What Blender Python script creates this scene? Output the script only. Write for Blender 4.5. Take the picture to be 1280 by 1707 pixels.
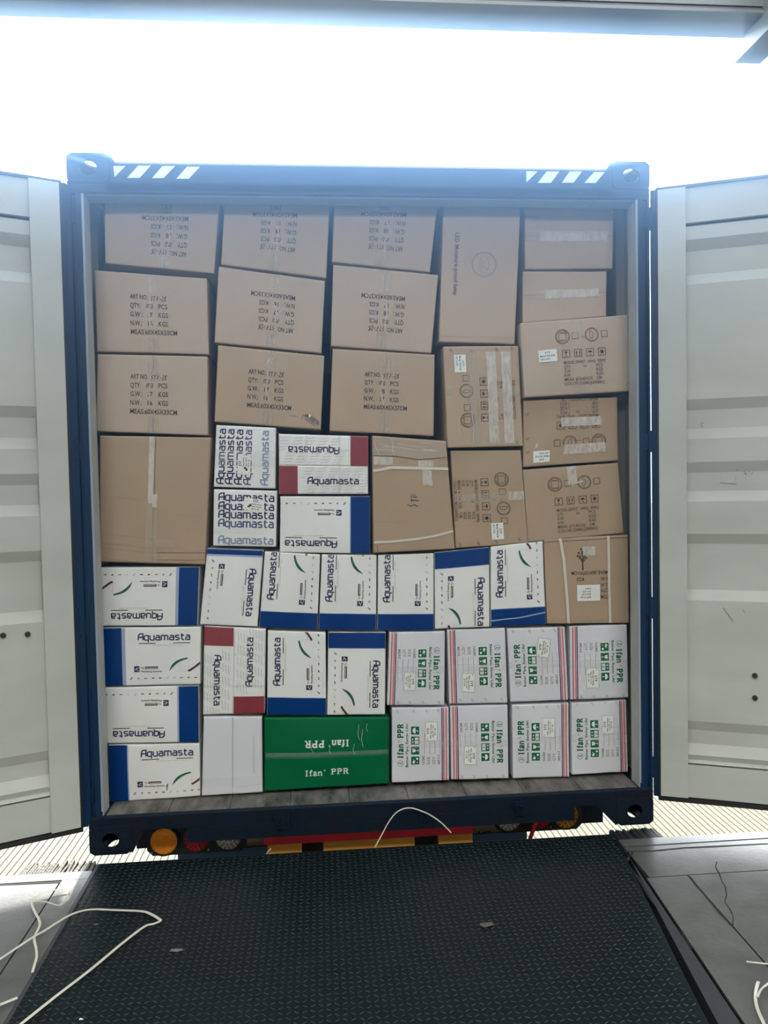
import bpy, math, random
import numpy as np
from mathutils import Vector, Euler
random.seed(7)
for o in list(bpy.data.objects): bpy.data.objects.remove(o)
SC = bpy.context.scene
COL = SC.collection

# ------------------------------------------------------------------ camera
CAM = np.array([-0.2287, -3.2765, 1.5366]); ROT = (1.5331, 0.0191, -0.0837); F = 1290.0
cd = bpy.data.cameras.new('camera'); cam = bpy.data.objects.new('camera', cd); COL.objects.link(cam)
cam.location = CAM; cam.rotation_euler = ROT
cd.sensor_fit = 'VERTICAL'; cd.sensor_height = 24.0; cd.lens = F / 1707 * 24.0; cd.clip_start = 0.02
SC.camera = cam
# ------------------------------------------------------------------ light
w = bpy.data.worlds.new('hazy_sky'); SC.world = w; w.use_nodes = True
wn = w.node_tree.nodes; wl = w.node_tree.links
bg = wn['Background']
bg.inputs[0].default_value = (0.89, 0.95, 1.0, 1); bg.inputs[1].default_value = 4.0
sd = bpy.data.lights.new('sun', 'SUN'); sun = bpy.data.objects.new('sun', sd); COL.objects.link(sun)
sd.energy = 10.0; sd.angle = math.radians(4.0); sd.color = (1.0, 0.96, 0.86)
# sun stands behind the container, high: light travels towards the dock
sun.rotation_euler = Vector((0.05, -1.0, -0.32)).to_track_quat('-Z', 'Y').to_euler()
SC.view_settings.view_transform = 'Standard'; SC.view_settings.look = 'None'
SC.view_settings.gamma = 1; SC.view_settings.use_curve_mapping = False
SC.view_settings.exposure = 0.82

# added fill lights, unseen behind the camera, to brighten the carton fronts
for lx in (-2.0, 0.0, 2.0):
    ld = bpy.data.lights.new('added_fill_light', 'AREA'); ld.shape = 'RECTANGLE'; ld.size = 1.5; ld.size_y = 0.5; ld.energy = 34; ld.color = (1.0, 0.97, 0.92)
    lo = bpy.data.objects.new('added_fill_light', ld); COL.objects.link(lo); lo.location = (lx, -3.3, 3.55); lo.rotation_euler = (math.radians(68), 0, 0)

# ------------------------------------------------------------------ measuring helpers
_M = np.array(Euler(ROT).to_matrix())
def ray(x, y): return _M @ np.array([(x - 640) / F, (853.5 - y) / F, -1.0])
def onY(x, y, Y=0.0):
    d = ray(x, y); return CAM + d * ((Y - CAM[1]) / d[1])
def onZ(x, y, Z=0.0):
    d = ray(x, y); return CAM + d * ((Z - CAM[2]) / d[2])

# ------------------------------------------------------------------ materials
MATS = {}
def mat(name, col, rough=0.6, metal=0.0, noise=None, bump=None, coat=0.0, spec=0.5, alpha=1.0, emis=None, stretch=(1, 1, 1)):
    """noise=(scale, amount, second colour or None)  bump=(scale, strength)"""
    if name in MATS: return MATS[name]
    m = bpy.data.materials.new(name); m.use_nodes = True
    nt = m.node_tree; N = nt.nodes; L = nt.links; b = N['Principled BSDF']
    b.inputs['Base Color'].default_value = (*col, 1)
    b.inputs['Roughness'].default_value = rough; b.inputs['Metallic'].default_value = metal
    b.inputs['Specular IOR Level'].default_value = spec; b.inputs['Coat Weight'].default_value = coat
    b.inputs['Alpha'].default_value = alpha
    tc = N.new('ShaderNodeTexCoord'); mp = N.new('ShaderNodeMapping')
    mp.inputs['Scale'].default_value = stretch
    L.new(tc.outputs['Object'], mp.inputs[0])
    if noise:
        sc, amt, c2 = noise
        n = N.new('ShaderNodeTexNoise'); n.inputs['Scale'].default_value = sc; n.inputs['Detail'].default_value = 8
        n.inputs['Roughness'].default_value = 0.62
        L.new(mp.outputs[0], n.inputs['Vector'])
        r = N.new('ShaderNodeMapRange'); r.inputs['From Min'].default_value = 0.35; r.inputs['From Max'].default_value = 0.72
        r.inputs['To Max'].default_value = amt
        L.new(n.outputs['Fac'], r.inputs['Value'])
        mx = N.new('ShaderNodeMix'); mx.data_type = 'RGBA'
        mx.inputs[6].default_value = (*col, 1)
        mx.inputs[7].default_value = (*(c2 or [c * 0.5 for c in col]), 1)
        L.new(r.outputs[0], mx.inputs[0]); L.new(mx.outputs[2], b.inputs['Base Color'])
    if bump:
        n2 = N.new('ShaderNodeTexNoise'); n2.inputs['Scale'].default_value = bump[0]; n2.inputs['Detail'].default_value = 4
        L.new(mp.outputs[0], n2.inputs['Vector'])
        bp = N.new('ShaderNodeBump'); bp.inputs['Strength'].default_value = bump[1]; bp.inputs['Distance'].default_value = 0.01
        L.new(n2.outputs['Fac'], bp.inputs['Height']); L.new(bp.outputs[0], b.inputs['Normal'])
    if emis:
        b.inputs['Emission Color'].default_value = (*emis[0], 1); b.inputs['Emission Strength'].default_value = emis[1]
    MATS[name] = m
    return m
def hx(r, g, b):   # sRGB 0-255 -> linear
    f = lambda c: c / 12.92 if c <= 0.04045 else ((c + 0.055) / 1.055) ** 2.4
    return tuple(f(c / 255) for c in (r, g, b))
M_BROWN = [mat('cardboard_%s' % n, c, 0.75, noise=(3.0, 0.5, tuple(k * 0.82 for k in c)), bump=(9, 0.12), spec=0.3)
           for n, c in (('tan', (0.53, 0.415, 0.31)), ('warm', (0.49, 0.365, 0.25)), ('dull', (0.445, 0.325, 0.21)))]
M_WHITE = mat('white_board', (0.82, 0.82, 0.775), 0.42, noise=(4, 0.3, (0.73, 0.73, 0.69)), bump=(7, 0.10), spec=0.5)
M_WHITE2 = mat('white_board_cool', (0.70, 0.70, 0.725), 0.42, noise=(4, 0.3, (0.64, 0.64, 0.66)), bump=(7, 0.10), spec=0.5)
M_GREEN = mat('green_board', (0.0, 0.125, 0.042), 0.33, spec=0.2, noise=(3, 0.4, (0.0, 0.15, 0.05)), bump=(6, 0.15))
INK = dict(
    dark=mat('ink_dark', (0.035, 0.03, 0.03), 0.6), navy=mat('ink_navy', (0.012, 0.018, 0.075), 0.5),
    fade1=mat('ink_slate', (0.06, 0.09, 0.2), 0.5), fade2=mat('ink_pale_slate', (0.22, 0.29, 0.42), 0.5),
    blue=mat('ink_blue', (0.0, 0.036, 0.18), 0.30, spec=0.2, bump=(6, 0.15)), sky=mat('ink_pale_blue', (0.33, 0.41, 0.58), 0.4),
    red=mat('ink_maroon', (0.26, 0.035, 0.045), 0.35, bump=(6, 0.15)), green=mat('ink_green', (0.0, 0.13, 0.055), 0.5),
    pipe=mat('ink_pipe_green', (0.01, 0.11, 0.05), 0.5), brown=mat('ink_pipe_brown', (0.09, 0.025, 0.025), 0.5),
    stripe=mat('ink_red', (0.50, 0.05, 0.06), 0.45), pink=mat('ink_pink', (0.72, 0.50, 0.49), 0.5),
    violet=mat('ink_violet', (0.035, 0.02, 0.13), 0.45), grey=mat('ink_grey', (0.27, 0.26, 0.25), 0.6),
    pale=mat('ink_pale', (0.50, 0.50, 0.50), 0.6), mark=mat('ink_brown_grey', (0.10, 0.065, 0.045), 0.7),
    faint=mat('ink_faint', (0.30, 0.25, 0.21), 0.7), white=mat('ink_white', (0.75, 0.82, 0.74), 0.5),
    seam=mat('seam_shadow_gap', (0.10, 0.075, 0.055), 0.8), wseam=mat('white_seam_gap', (0.22, 0.21, 0.20), 0.8),
    crease=mat('crease', (0.33, 0.24, 0.16), 0.7), torn=mat('torn_board', (0.10, 0.07, 0.07), 0.9, noise=(60, 1, (0.4, 0.33, 0.28))))
M_LABEL = mat('label_paper', (0.80, 0.82, 0.76), 0.5)
M_TAPE = mat('clear_tape', (0.62, 0.52, 0.42), 0.22, noise=(40, 0.8, (0.78, 0.70, 0.60)), bump=(45, 0.5), alpha=0.28, stretch=(1, 1, 0.35))
M_TAPE_GLARE = mat('glare_tape', (0.84, 0.79, 0.70), 0.2, noise=(60, 0.9, (0.55, 0.47, 0.38)), bump=(60, 0.6), alpha=0.7, stretch=(1, 1, 0.4))  # tape with its glare painted in as a paler colour
M_TAPEW = mat('white_box_tape', (0.85, 0.85, 0.86), 0.18, bump=(30, 0.4), alpha=0.13)
M_STRAP = mat('cream_strap', (0.66, 0.61, 0.50), 0.45, bump=(200, 0.1))
M_NAVY = mat('container_navy', (0.002, 0.026, 0.075), 0.42, spec=0.22, noise=(6, 0.5, (0.012, 0.022, 0.04)), bump=(20, 0.08))
M_NAVYD = mat('container_navy_dirty', (0.002, 0.012, 0.028), 0.6, spec=0.15, noise=(9, 0.8, (0.012, 0.011, 0.012)), bump=(30, 0.3))
M_CREAM = mat('door_cream_paint', (0.56, 0.575, 0.52), 0.45, noise=(2.6, 0.8, (0.45, 0.455, 0.395)), bump=(8, 0.10), stretch=(0.5, 0.5, 1.6))
M_CREAMD = mat('inner_wall_paint', (0.46, 0.46, 0.42), 0.55, noise=(8, 0.7, (0.34, 0.33, 0.29)))
M_RUB = mat('black_rubber', (0.012, 0.013, 0.014), 0.6)
M_SILL = mat('worn_floor', (0.20, 0.185, 0.155), 0.65, noise=(17, 1.0, (0.02, 0.018, 0.016)), bump=(30, 0.4), stretch=(1, 0.35, 1))
M_TREAD = mat('tread_steel', (0.0025, 0.007, 0.0095), 0.40, metal=0.0, noise=(2.2, 0.9, (0.006, 0.012, 0.012)), bump=(60, 0.12), spec=0.16)
M_LUG = mat('tread_lug', (0.015, 0.023, 0.027), 0.36, noise=(5, 1.0, (0.006, 0.010, 0.013)), spec=0.32)
M_EDGE = mat('edge_steel', (0.030, 0.031, 0.036), 0.5, noise=(6, 0.6, (0.022, 0.022, 0.024)))
M_CONC = mat('dock_concrete', (0.11, 0.11, 0.10), 0.36, spec=0.9, noise=(7, 1.0, (0.05, 0.05, 0.044)), bump=(60, 0.06))
M_CRACK = mat('crack_dark', (0.02, 0.02, 0.018), 0.9)
M_GROUND = mat('yard_concrete', (0.110, 0.101, 0.068), 0.8, noise=(1.5, 0.8, (0.090, 0.082, 0.051)))
M_GROOVE = mat('yard_groove', (0.082, 0.073, 0.045), 0.9)
M_ALU = mat('header_steel', (0.34, 0.38, 0.40), 0.35, metal=0.3, noise=(4, 0.4, (0.33, 0.38, 0.42)))
M_ALUB = mat('header_blue_grey', (0.15, 0.19, 0.25), 0.5)
M_ROOF = mat('canopy_sheet', (0.72, 0.73, 0.73), 0.6)
M_WALL = mat('dock_wall_paint', (0.74, 0.74, 0.71), 0.8)
M_REFL = mat('reflective_tape', (0.78, 0.80, 0.74), 0.35)
M_AMBER = mat('amber_lens', (1.0, 0.34, 0.015), 0.3, coat=0.6)
M_AMBER2 = mat('amber_lens_yellow', (0.85, 0.36, 0.02), 0.15, coat=0.6)
M_REDL = mat('red_lens', (0.65, 0.03, 0.05), 0.15, coat=0.6)
M_CLEAR = mat('clear_lens', (0.75, 0.72, 0.55), 0.15, coat=0.6)
M_REDP = mat('red_paint', (0.85, 0.03, 0.05), 0.5, noise=(8, 0.7, (0.55, 0.03, 0.05)))
M_OCHRE = mat('ochre_wood', (0.85, 0.40, 0.06), 0.6, noise=(10, 0.8, (0.62, 0.27, 0.04)), stretch=(0.4, 1, 3))
M_TANB = mat('tan_board', (0.36, 0.30, 0.20), 0.7, noise=(6, 0.5, None))
M_BLUEB = mat('blue_board', (0.03, 0.08, 0.16), 0.6)

# ------------------------------------------------------------------ mesh helpers
ORG = {}
def new_obj(name, verts, faces, m, parent=None, smooth=False, mats=None, fmat=None):
    o_ = ORG.get(parent.as_pointer(), np.zeros(3)) if parent else np.zeros(3)
    me = bpy.data.meshes.new(name)
    V = np.asarray(verts, float).reshape(-1, 3) - o_
    me.from_pydata([tuple(v) for v in V], [], [tuple(f) for f in faces]); me.update()
    if mats:
        for q in mats: me.materials.append(q)
        if fmat: me.polygons.foreach_set('material_index', fmat)
    else: me.materials.append(m)
    if smooth: me.polygons.foreach_set('use_smooth', [True] * len(me.polygons))
    o = bpy.data.objects.new(name, me); COL.objects.link(o)
    if parent: o.parent = parent
    ORG[o.as_pointer()] = o_
    return o
def empty(name, loc):
    o = bpy.data.objects.new(name, None); COL.objects.link(o); o.location = tuple(loc); o.empty_display_size = 0.1
    ORG[o.as_pointer()] = np.array(loc, float)
    return o
def tag(o, label=None, cat=None, group=None, kind=None):
    if label: o['label'] = label
    if cat: o['category'] = cat
    if group: o['group'] = group
    if kind: o['kind'] = kind
    return o
class MB:
    def __init__(s): s.v = []; s.f = []
    def add(s, V, Fc):
        n = len(s.v); s.v += [tuple(map(float, p)) for p in V]; s.f += [tuple(i + n for i in f) for f in Fc]; return s
    def box(s, a, b, tf=None):
        x0, y0, z0 = a; x1, y1, z1 = b
        V = [(x0, y0, z0), (x1, y0, z0), (x1, y1, z0), (x0, y1, z0), (x0, y0, z1), (x1, y0, z1), (x1, y1, z1), (x0, y1, z1)]
        if tf: V = [tf(*p) for p in V]
        return s.add(V, [(0, 3, 2, 1), (4, 5, 6, 7), (0, 1, 5, 4), (1, 2, 6, 5), (2, 3, 7, 6), (3, 0, 4, 7)])
    def prism(s, pts, axis, lo, hi, tf=None):
        """closed polygon pts (2D) extruded along axis; 2D coordinates are the other two axes in order"""
        n = len(pts); V = []
        for h in (lo, hi):
            for p in pts:
                q = list(p); q.insert(axis, h); V.append(tuple(q))
        if tf: V = [tf(*p) for p in V]
        return s.add(V, [tuple(range(n))[::-1], tuple(range(n, 2 * n))] + [(i, (i + 1) % n, n + (i + 1) % n, n + i) for i in range(n)])
    def cyl(s, c, r, axis, lo, hi, n=24, tf=None):
        return s.prism([(c[0] + r * math.cos(2 * math.pi * i / n), c[1] + r * math.sin(2 * math.pi * i / n)) for i in range(n)], axis, lo, hi, tf)
    def holed(s, x0, x1, y0, y1, cx, cy, rx, ry, axis, lo, hi, n=24, rc=0.0):
        """rectangular plate with an oval hole, extruded along axis"""
        out = []; inn = []
        for i in range(n):
            t = 2 * math.pi * (i + 0.5) / n; c, d = math.cos(t), math.sin(t)
            k = 1 / max(abs(c), abs(d)); ox = (x0 + x1) / 2 + c * k * (x1 - x0) / 2; oy = (y0 + y1) / 2 + d * k * (y1 - y0) / 2
            out.append((ox, oy)); inn.append((cx + rx * c, cy + ry * d))
        V = []
        for h in (lo, hi):
            for p in out + inn:
                q = list(p); q.insert(axis, h); V.append(tuple(q))
        Fc = []
        for i in range(n):
            j = (i + 1) % n
            Fc += [(i, j, n + j, n + i), (2 * n + i, 3 * n + i, 3 * n + j, 2 * n + j), (i, 2 * n + i, 2 * n + j, j), (n + i, n + j, 3 * n + j, 3 * n + i)]
        return s.add(V, Fc)
    def ring(s, c, r0, r1, axis, lo, hi, n=32):
        V = []
        for h in (lo, hi):
            for r in (r0, r1):
                for i in range(n):
                    q = [c[0] + r * math.cos(2 * math.pi * i / n), c[1] + r * math.sin(2 * math.pi * i / n)]; q.insert(axis, h); V.append(tuple(q))
        Fc = []
        for i in range(n):
            j = (i + 1) % n
            Fc += [(i, n + i, n + j, j), (2 * n + i, 2 * n + j, 3 * n + j, 3 * n + i), (i, j, 2 * n + j, 2 * n + i), (n + i, 3 * n + i, 3 * n + j, n + j)]
        return s.add(V, Fc)
    def build(s, name, m, parent=None, smooth=False): return new_obj(name, s.v, s.f, m, parent, smooth)

_glyph = {}
def bfont(s):
    if s in _glyph: return _glyph[s]
    c = bpy.data.curves.new('t', 'FONT'); c.body = s; c.size = 1; c.resolution_u = 2; c.offset = 0.011
    o = bpy.data.objects.new('t', c); COL.objects.link(o)
    bpy.context.view_layer.update()
    me = bpy.data.meshes.new_from_object(o.evaluated_get(bpy.context.evaluated_depsgraph_get()))
    V = [(v.co.x, v.co.y) for v in me.vertices]; Fc = [tuple(p.vertices) for p in me.polygons]
    bpy.data.objects.remove(o); bpy.data.curves.remove(c); bpy.data.meshes.remove(me)
    x0 = min(v[0] for v in V); x1 = max(v[0] for v in V)
    V = [((x - x0), y / 0.70) for x, y in V]
    _glyph[s] = (V, Fc, x1 - x0); return _glyph[s]
# ================================================================== LARGE STRUCTURE
# yard ground, grooved concrete 1.3 m below the dock
GZ = -1.30
V = []; Fc = []; fm = []; gx = -7.0; yb = (-0.13, 9.0); i = 0
prof = []
while gx < 8.0:
    prof += [(gx, GZ, 0), (gx + 0.040, GZ, 1), (gx + 0.043, GZ - 0.006, 1), (gx + 0.049, GZ - 0.006, 1)]; gx += 0.052
for x, z, k in prof: V += [(x, yb[0], z), (x, yb[1], z)]
for i in range(len(prof) - 1):
    Fc.append((2 * i, 2 * i + 2, 2 * i + 3, 2 * i + 1)); fm.append(0 if i % 4 == 0 else 1)
g = new_obj('ground', V, Fc, None, mats=[M_GROUND, M_GROOVE], fmat=fm); g['kind'] = 'structure'
mb = MB()
for a, b in (((-60, 9.0), (60, 80)), ((-60, -0.13), (-7.0, 9.0)), ((prof[-1][0], -0.13), (60, 9.0))):
    mb.box((a[0], a[1], GZ - 0.2), (b[0], b[1], GZ))
mb.build('ground_apron', M_GROUND)['kind'] = 'structure'

# dock platform body + slabs (each slab its own piece), leveler pit between X -1.23..1.05
DY = -0.135
LX0, LX1 = -1.165, 1.000
mb = MB().box((-9, -12, GZ - 0.1), (9, DY, -0.05))
dock = mb.build('floor', M_CONC); dock['kind'] = 'structure'
def slab(pts, z0=-0.05, z1=0.0, name='slab', m=M_CONC, par=dock):
    return MB().prism(pts, 2, z0, z1).build(name, m, par)
# left of the leveler
slab([(-9, -12), (-1.275, -12), (-1.275, DY - 0.065), (-9, DY - 0.065)])
# right of the leveler (three slabs parted by recessed joints)
pr = lambda x, y: tuple(onZ(x, y, 0)[:2])
J0, J1, J2 = pr(1047, 1422), pr(1147, 1577), pr(1238, 1707)
K0, K1, K2 = pr(1148, 1461), pr(1220, 1543), pr(1290, 1622)
yj = pr(1140, 1459)[1]
slab([(J0[0] + .004, DY - 0.065), (J0[0] + .004, yj + .002), (9, yj + .002), (9, DY - 0.065)])
dxn = (J2[0] - J0[0]) / (J2[1] - J0[1]); xj = lambda y: J0[0] + dxn * (y - J0[1]) + 0.006
dkn = (K2[0] - K0[0]) / (K2[1] - K0[1]); xk = lambda y: K0[0] + dkn * (y - K0[1])
slab([(xj(yj - .003), yj - .003), (xj(-2.2), -2.2), (0.55, -2.8), (0.55, -12), (9, -12), (9, -4), (xk(-2.2) - .003, -2.2), (K1[0] - .003, K1[1]), (K0[0] - .003, yj - .003)][::-1])
slab([(K0[0] + .003, yj - .003), (K1[0] + .003, K1[1]), (xk(-2.2) + .003, -2.2), (9, -3.995), (9, yj - .003)])
# steel edge angle along the dock lip and beside the leveler
def strip(pts, name='edge_angle', m=M_CONC, z1=0.002): return MB().prism(pts, 2, -0.06, z1).build(name, m, dock)
strip([(-9, DY - 0.060), (LX0 - .004, DY - 0.060), (LX0 - .004, DY), (-9, DY)])
strip([(LX1 + .004, DY - 0.060), (9, DY - 0.060), (9, DY), (LX1 + .004, DY)])
strip([(-1.268, DY - 0.062), (LX0 - .004, DY - 0.062), (LX0 - .004, -3.2), (-1.268, -3.2)][::-1])
rx_near = 0.80
strip([(LX1 + .004, DY - 0.062), (J0[0] - .003, DY - 0.062), (xj(-2.2) - .012, -2.2), (LX1 - .158 * 2.065 / 1.135 + .004, -2.2)][::-1], m=M_EDGE)
# cracks: thin dark recess ribbons laid in the slabs
def crack(pix, wd=0.004, name='crack'):
    P = [onZ(x, y, 0.0012) for x, y in pix]; V = []; Fc = []
    for i, p in enumerate(P):
        a = P[max(0, i - 1)]; b = P[min(len(P) - 1, i + 1)]; t = (b - a)[:2]; t /= np.linalg.norm(t); n = np.array([-t[1], t[0], 0]) * wd * random.uniform(.4, 1) / 2
        V += [p + n, p - n]
        if i: Fc.append((2 * i - 2, 2 * i - 1, 2 * i + 1, 2 * i))
    return new_obj(name, V, Fc, M_CRACK, dock)
crack([(1195, 1436), (1192, 1444), (1199, 1456), (1203, 1468), (1209, 1478), (1211, 1492), (1208, 1503), (1217, 1516), (1222, 1528), (1221, 1545)], .006)
crack([(1043, 1421), (1055, 1420), (1050, 1428), (1043, 1437), (1052, 1449), (1066, 1466), (1074, 1478), (1082, 1492), (1098, 1514), (1108, 1528), (1120, 1545), (1130, 1560), (1140, 1572)], .018)
crack([(1120, 1540), (1132, 1552), (1140, 1562), (1146, 1573), (1149, 1580)], .022)
crack([(0, 1475), (60, 1472), (128, 1469), (120, 1485), (108, 1502), (92, 1520), (75, 1545), (55, 1573), (30, 1610), (0, 1651)], .012)
crack([(1150, 1461), (1160, 1475), (1172, 1488), (1184, 1503), (1200, 1522), (1220, 1543)], .010)
crack([(1030, 1420), (1090, 1418), (1140, 1413), (1185, 1411), (1280, 1406)], .010)
crack([(0, 1638), (18, 1636)], .012)

# leveler: tread plate
lev = empty('dock_leveler', ((LX0 + LX1) / 2, -1.4, -0.03))
tag(lev, 'black diamond tread steel plate in the dock floor in front of the container', 'dock leveler')
xr = lambda y: LX1 + (rx_near + .02 - LX1) * ((y - DY) / (-1.27 - DY))     # right side of the plate runs in
Lf = DY + 0.045
MB().prism([(LX0, -3.2), (xr(-3.2), -3.2), (xr(Lf), Lf), (LX0, Lf)], 2, -0.035, 0.004).build('tread_plate', M_TREAD, lev)
V = []; Fc = []; r_ = random.Random(3)
sp = 0.0235; ny = int(2.45 / sp)
for j in range(ny):
    y = Lf - 0.015 - j * sp
    nx = int((xr(y) - LX0 - .02) / sp)
    for i in range(nx + 1):
        x = LX0 + 0.015 + i * sp
        if x > xr(y) - .012: continue
        ang = math.radians(32) if (i + j) % 2 else math.radians(-32)
        ang += r_.uniform(-.03, .03)
        c, s = math.cos(ang), math.sin(ang); l, wd, h = 0.0112, 0.0032, 0.0020 * r_.uniform(.7, 1.1)
        n = len(V); z = 0.004
        for px, py, pz in ((-l, 0, z - .001), (-l * .35, -wd, z - .001), (l * .35, -wd, z - .001), (l, 0, z - .001), (l * .35, wd, z - .001), (-l * .35, wd, z - .001), (-l * .45, 0, z + h), (l * .45, 0, z + h)):
            V.append((x + px * c - py * s, y + px * s + py * c, pz))
        Fc += [(n, n + 1, n + 6), (n + 1, n + 2, n + 7, n + 6), (n + 2, n + 3, n + 7), (n + 3, n + 4, n + 7), (n + 4, n + 5, n + 6, n + 7), (n + 5, n, n + 6)]
tag(new_obj('tread_lugs', V, Fc, M_LUG, lev), kind='stuff')
MB().box((LX0, Lf - 0.002, -0.16), (LX1, Lf + 0.014, 0.0)).build('front_lip', M_RUB, lev)
MB().prism([(LX0 - .001, -0.4), (LX0 + .0, Lf), (LX0 + .012, Lf), (LX0 + .012, -3.2), (LX0 - .001, -3.2)], 2, -0.01, 0.0055).build('edge_strip', M_EDGE, lev)

# laminated rubber dock bumpers
def bumper(x0, x1, label, ragged, m):
    b = empty('dock_bumper', ((x0 + x1) / 2, DY, -0.3)); tag(b, label, 'bumper', 'laminated rubber bumpers on the dock edge')
    n = 26; st = (x1 - x0) / n; rr = random.Random(int(x0 * 100))
    for i in range(n):
        dz = rr.uniform(-.004, .002) * (3 if ragged and i > n * .45 else 1); dy = rr.uniform(-.008, .006) * (2 if ragged else 1)
        xx = x0 + i * st; k = rr.uniform(-.004, .004) * (2.2 if ragged and i > n * .45 else 0.5)
        MB().prism([(DY + .001, -0.42), (DY + 0.118 + dy, -0.42), (DY + 0.118 + dy, -0.010 + dz), (DY + .001, -0.006 + dz * .4)], 0, xx + .0008, xx + st - .0012,
                   tf=lambda x, y, z, k=k: (x + k * (y - DY) / .09, y, z)).build('rubber_slab', m, b)
    for z in (-0.35, -0.12): MB().cyl((DY + .045, z), 0.012, 0, x0 - .02, x1 + .02, 12).build('tie_rod', M_EDGE, b)
M_BUMP2 = mat('grey_worn_rubber', (0.10, 0.092, 0.07), 0.8, noise=(30, 1, (0.03, 0.028, 0.024)), bump=(80, 0.6))
bumper(1.006, 1.215, 'black ridged rubber bumper at the right corner of the leveler', False, M_RUB)
bumper(-1.47, -1.176, 'grey frayed rubber bumper at the left corner of the leveler', True, M_BUMP2)

# dock canopy: header, and the unseen bay roof and walls added to light the cartons
HY = -0.60
mb = MB()
mb.box((-7, HY - 0.10, 3.165), (7, HY, 3.62)); hd = mb.build('trim_1', M_ALUB); hd['kind'] = 'structure'
for y0, z0, z1, m in ((0.012, 3.155, 3.165, M_ALU), (0.020, 3.120, 3.155, M_ALU), (0.014, 3.108, 3.118, M_ALUB), (0.024, 3.095, 3.106, M_ALU)):
    MB().box((-7, HY - 0.10 - y0, z0), (7, HY + y0, z1)).build('rail', m, hd)
for o_, (za, zb) in ((hd, (0, 0)),): o_.rotation_euler = (0, 0, 0)
MB().box((-7, -9, 3.62), (7, HY, 3.72)).build('ceiling', M_ROOF)['kind'] = 'structure'
MB().box((-7.2, -9, 0.0), (-7, HY, 3.72)).build('wall_left', M_WALL)['kind'] = 'structure'
MB().box((7, -9, 0.0), (7.2, HY, 3.72)).build('wall_right', M_WALL)['kind'] = 'structure'
MB().box((-7, -9.2, 0.0), (7, -9, 3.72)).build('wall_back_added', M_WALL)['kind'] = 'structure'  # added behind the camera to cut sky reflections and bounce light
# overhead door track running back from the header at the right
p0 = onY(1224, 104, HY); p1 = onY(1267, 102, HY)
tr = MB(); tx0, tx1, tz = p0[0], p1[0], p0[2]
tr.box((tx0, -3.0, tz - .003), (tx1, HY, tz + .003)); tr.box((tx0 + .035, -3.0, tz), (tx0 + .041, HY, tz + .18)); 
t_ = tr.build('trim_2', M_ALU); t_['kind'] = 'structure'
MB().box((tx0, HY - .3, tz + .18), (tx1 + .12, HY - .13, tz + .20)).build('track_bracket', M_ALU, t_)

# ================================================================== SHIPPING CONTAINER
con = empty('shipping_container', (0, 3.0, 0))
tag(con, 'navy blue shipping container with both cream doors swung open, filled with stacked cartons', 'shipping container')
D_IN = 6.0
PI_ = 1.158       # inner half width of the door opening
HB, ST = 2.735, 0.165   # header underside / sill top
# corner posts
for s in (-1, 1):
    sx = lambda x: s * x
    xo = 1.2175 if s > 0 else 1.219
    tf = lambda x, y, z, s=s: (s * x, y, z)
    post = MB().prism([(PI_ + .004, 0.004), (PI_ + .03, 0.0), (PI_ + .034, 0.012), (PI_ + .046, 0.012), (PI_ + .050, 0.0), (xo, 0.0), (xo, 0.09), (PI_ + .004, 0.09)], 2, 0.11, 2.785, tf).build('corner_post', M_NAVY, con)
    MB().box((PI_, 0.006, ST), (PI_ + .005, 0.092, HB + .01), tf).build('post_inner_face', M_CREAMD, con)
    MB().box((PI_ - .002, 0.002, ST + .02), (PI_ + .008, 0.008, HB), tf).build('jamb_lip', mat('jamb_grey', (0.30, 0.34, 0.38), 0.5), con)
MB().box((-1.232, 0.001, 0.13), (-1.2188, 0.022, 2.77)).build('hinge_gap_filler', M_NAVY, con)  # added strip, keeps daylight from showing through the left hinge gap
# castings
def casting(x0, x1, z0, z1, side, top):
    y0, y1, t = -0.004, 0.158, 0.014; c = MB()
    cx, cz = (x0 + x1) / 2, (z0 + z1) / 2
    c.holed(x0, x1, z0, z1, cx, cz, 0.034, 0.030, 1, y0, y0 + t)
    xs = (x0, x0 + t) if side < 0 else (x1 - t, x1)
    c.holed(y0 + t, y1, z0, z1, (y0 + y1) / 2 + .004, cz, 0.042, 0.030, 0, *xs)
    zz = (z1 - t, z1) if top else (z0, z0 + t)
    c.holed(x0 + .001, x1 - .001, y0 + t, y1, cx, (y0 + y1) / 2 + .004, 0.032, 0.056, 2, *zz)
    xi = (x1 - t, x1) if side < 0 else (x0, x0 + t)
    c.box((xi[0], y0 + t, z0), (xi[1], y1, z1)); c.box((x0, y1 - t, z0), (x1, y1, z1))
    zi = (z0, z0 + .006) if top else (z1 - .006, z1)
    c.box((x0 + .002, y0 + t, zi[0]), (x1 - .002, y1 - .002, zi[1]))
    o = c.build('corner_casting', M_NAVY if top else M_NAVYD, con)
    b = o.modifiers.new('bevel', 'BEVEL'); b.width = 0.004; b.segments = 2; b.limit_method = 'ANGLE'
    return o
casting(-1.219, -1.049, 2.776, 2.896, -1, True); casting(1.052, 1.219, 2.776, 2.896, 1, True)
casting(-1.219, -1.045, 0.0, 0.122, -1, False); casting(1.049, 1.219, 0.0, 0.122, 1, False)
MB().prism([(-1.045, 0.0), (-1.045, 0.122), (-0.998, 0.122), (-0.998, 0.100)], 1, 0.0, 0.14).build('gusset', M_NAVYD, con)
MB().prism([(1.049, 0.0), (1.049, 0.122), (0.955, 0.122), (0.955, 0.100)][::-1], 1, 0.0, 0.14).build('gusset', M_NAVYD, con)
for s, x in ((-1, -1.049), (1, 1.052)):
    MB().prism([(x, 2.862), (x, 2.896), (x - s * .022, 2.862)], 1, 0.005, 0.15).build('gusset', M_NAVY, con)
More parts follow.
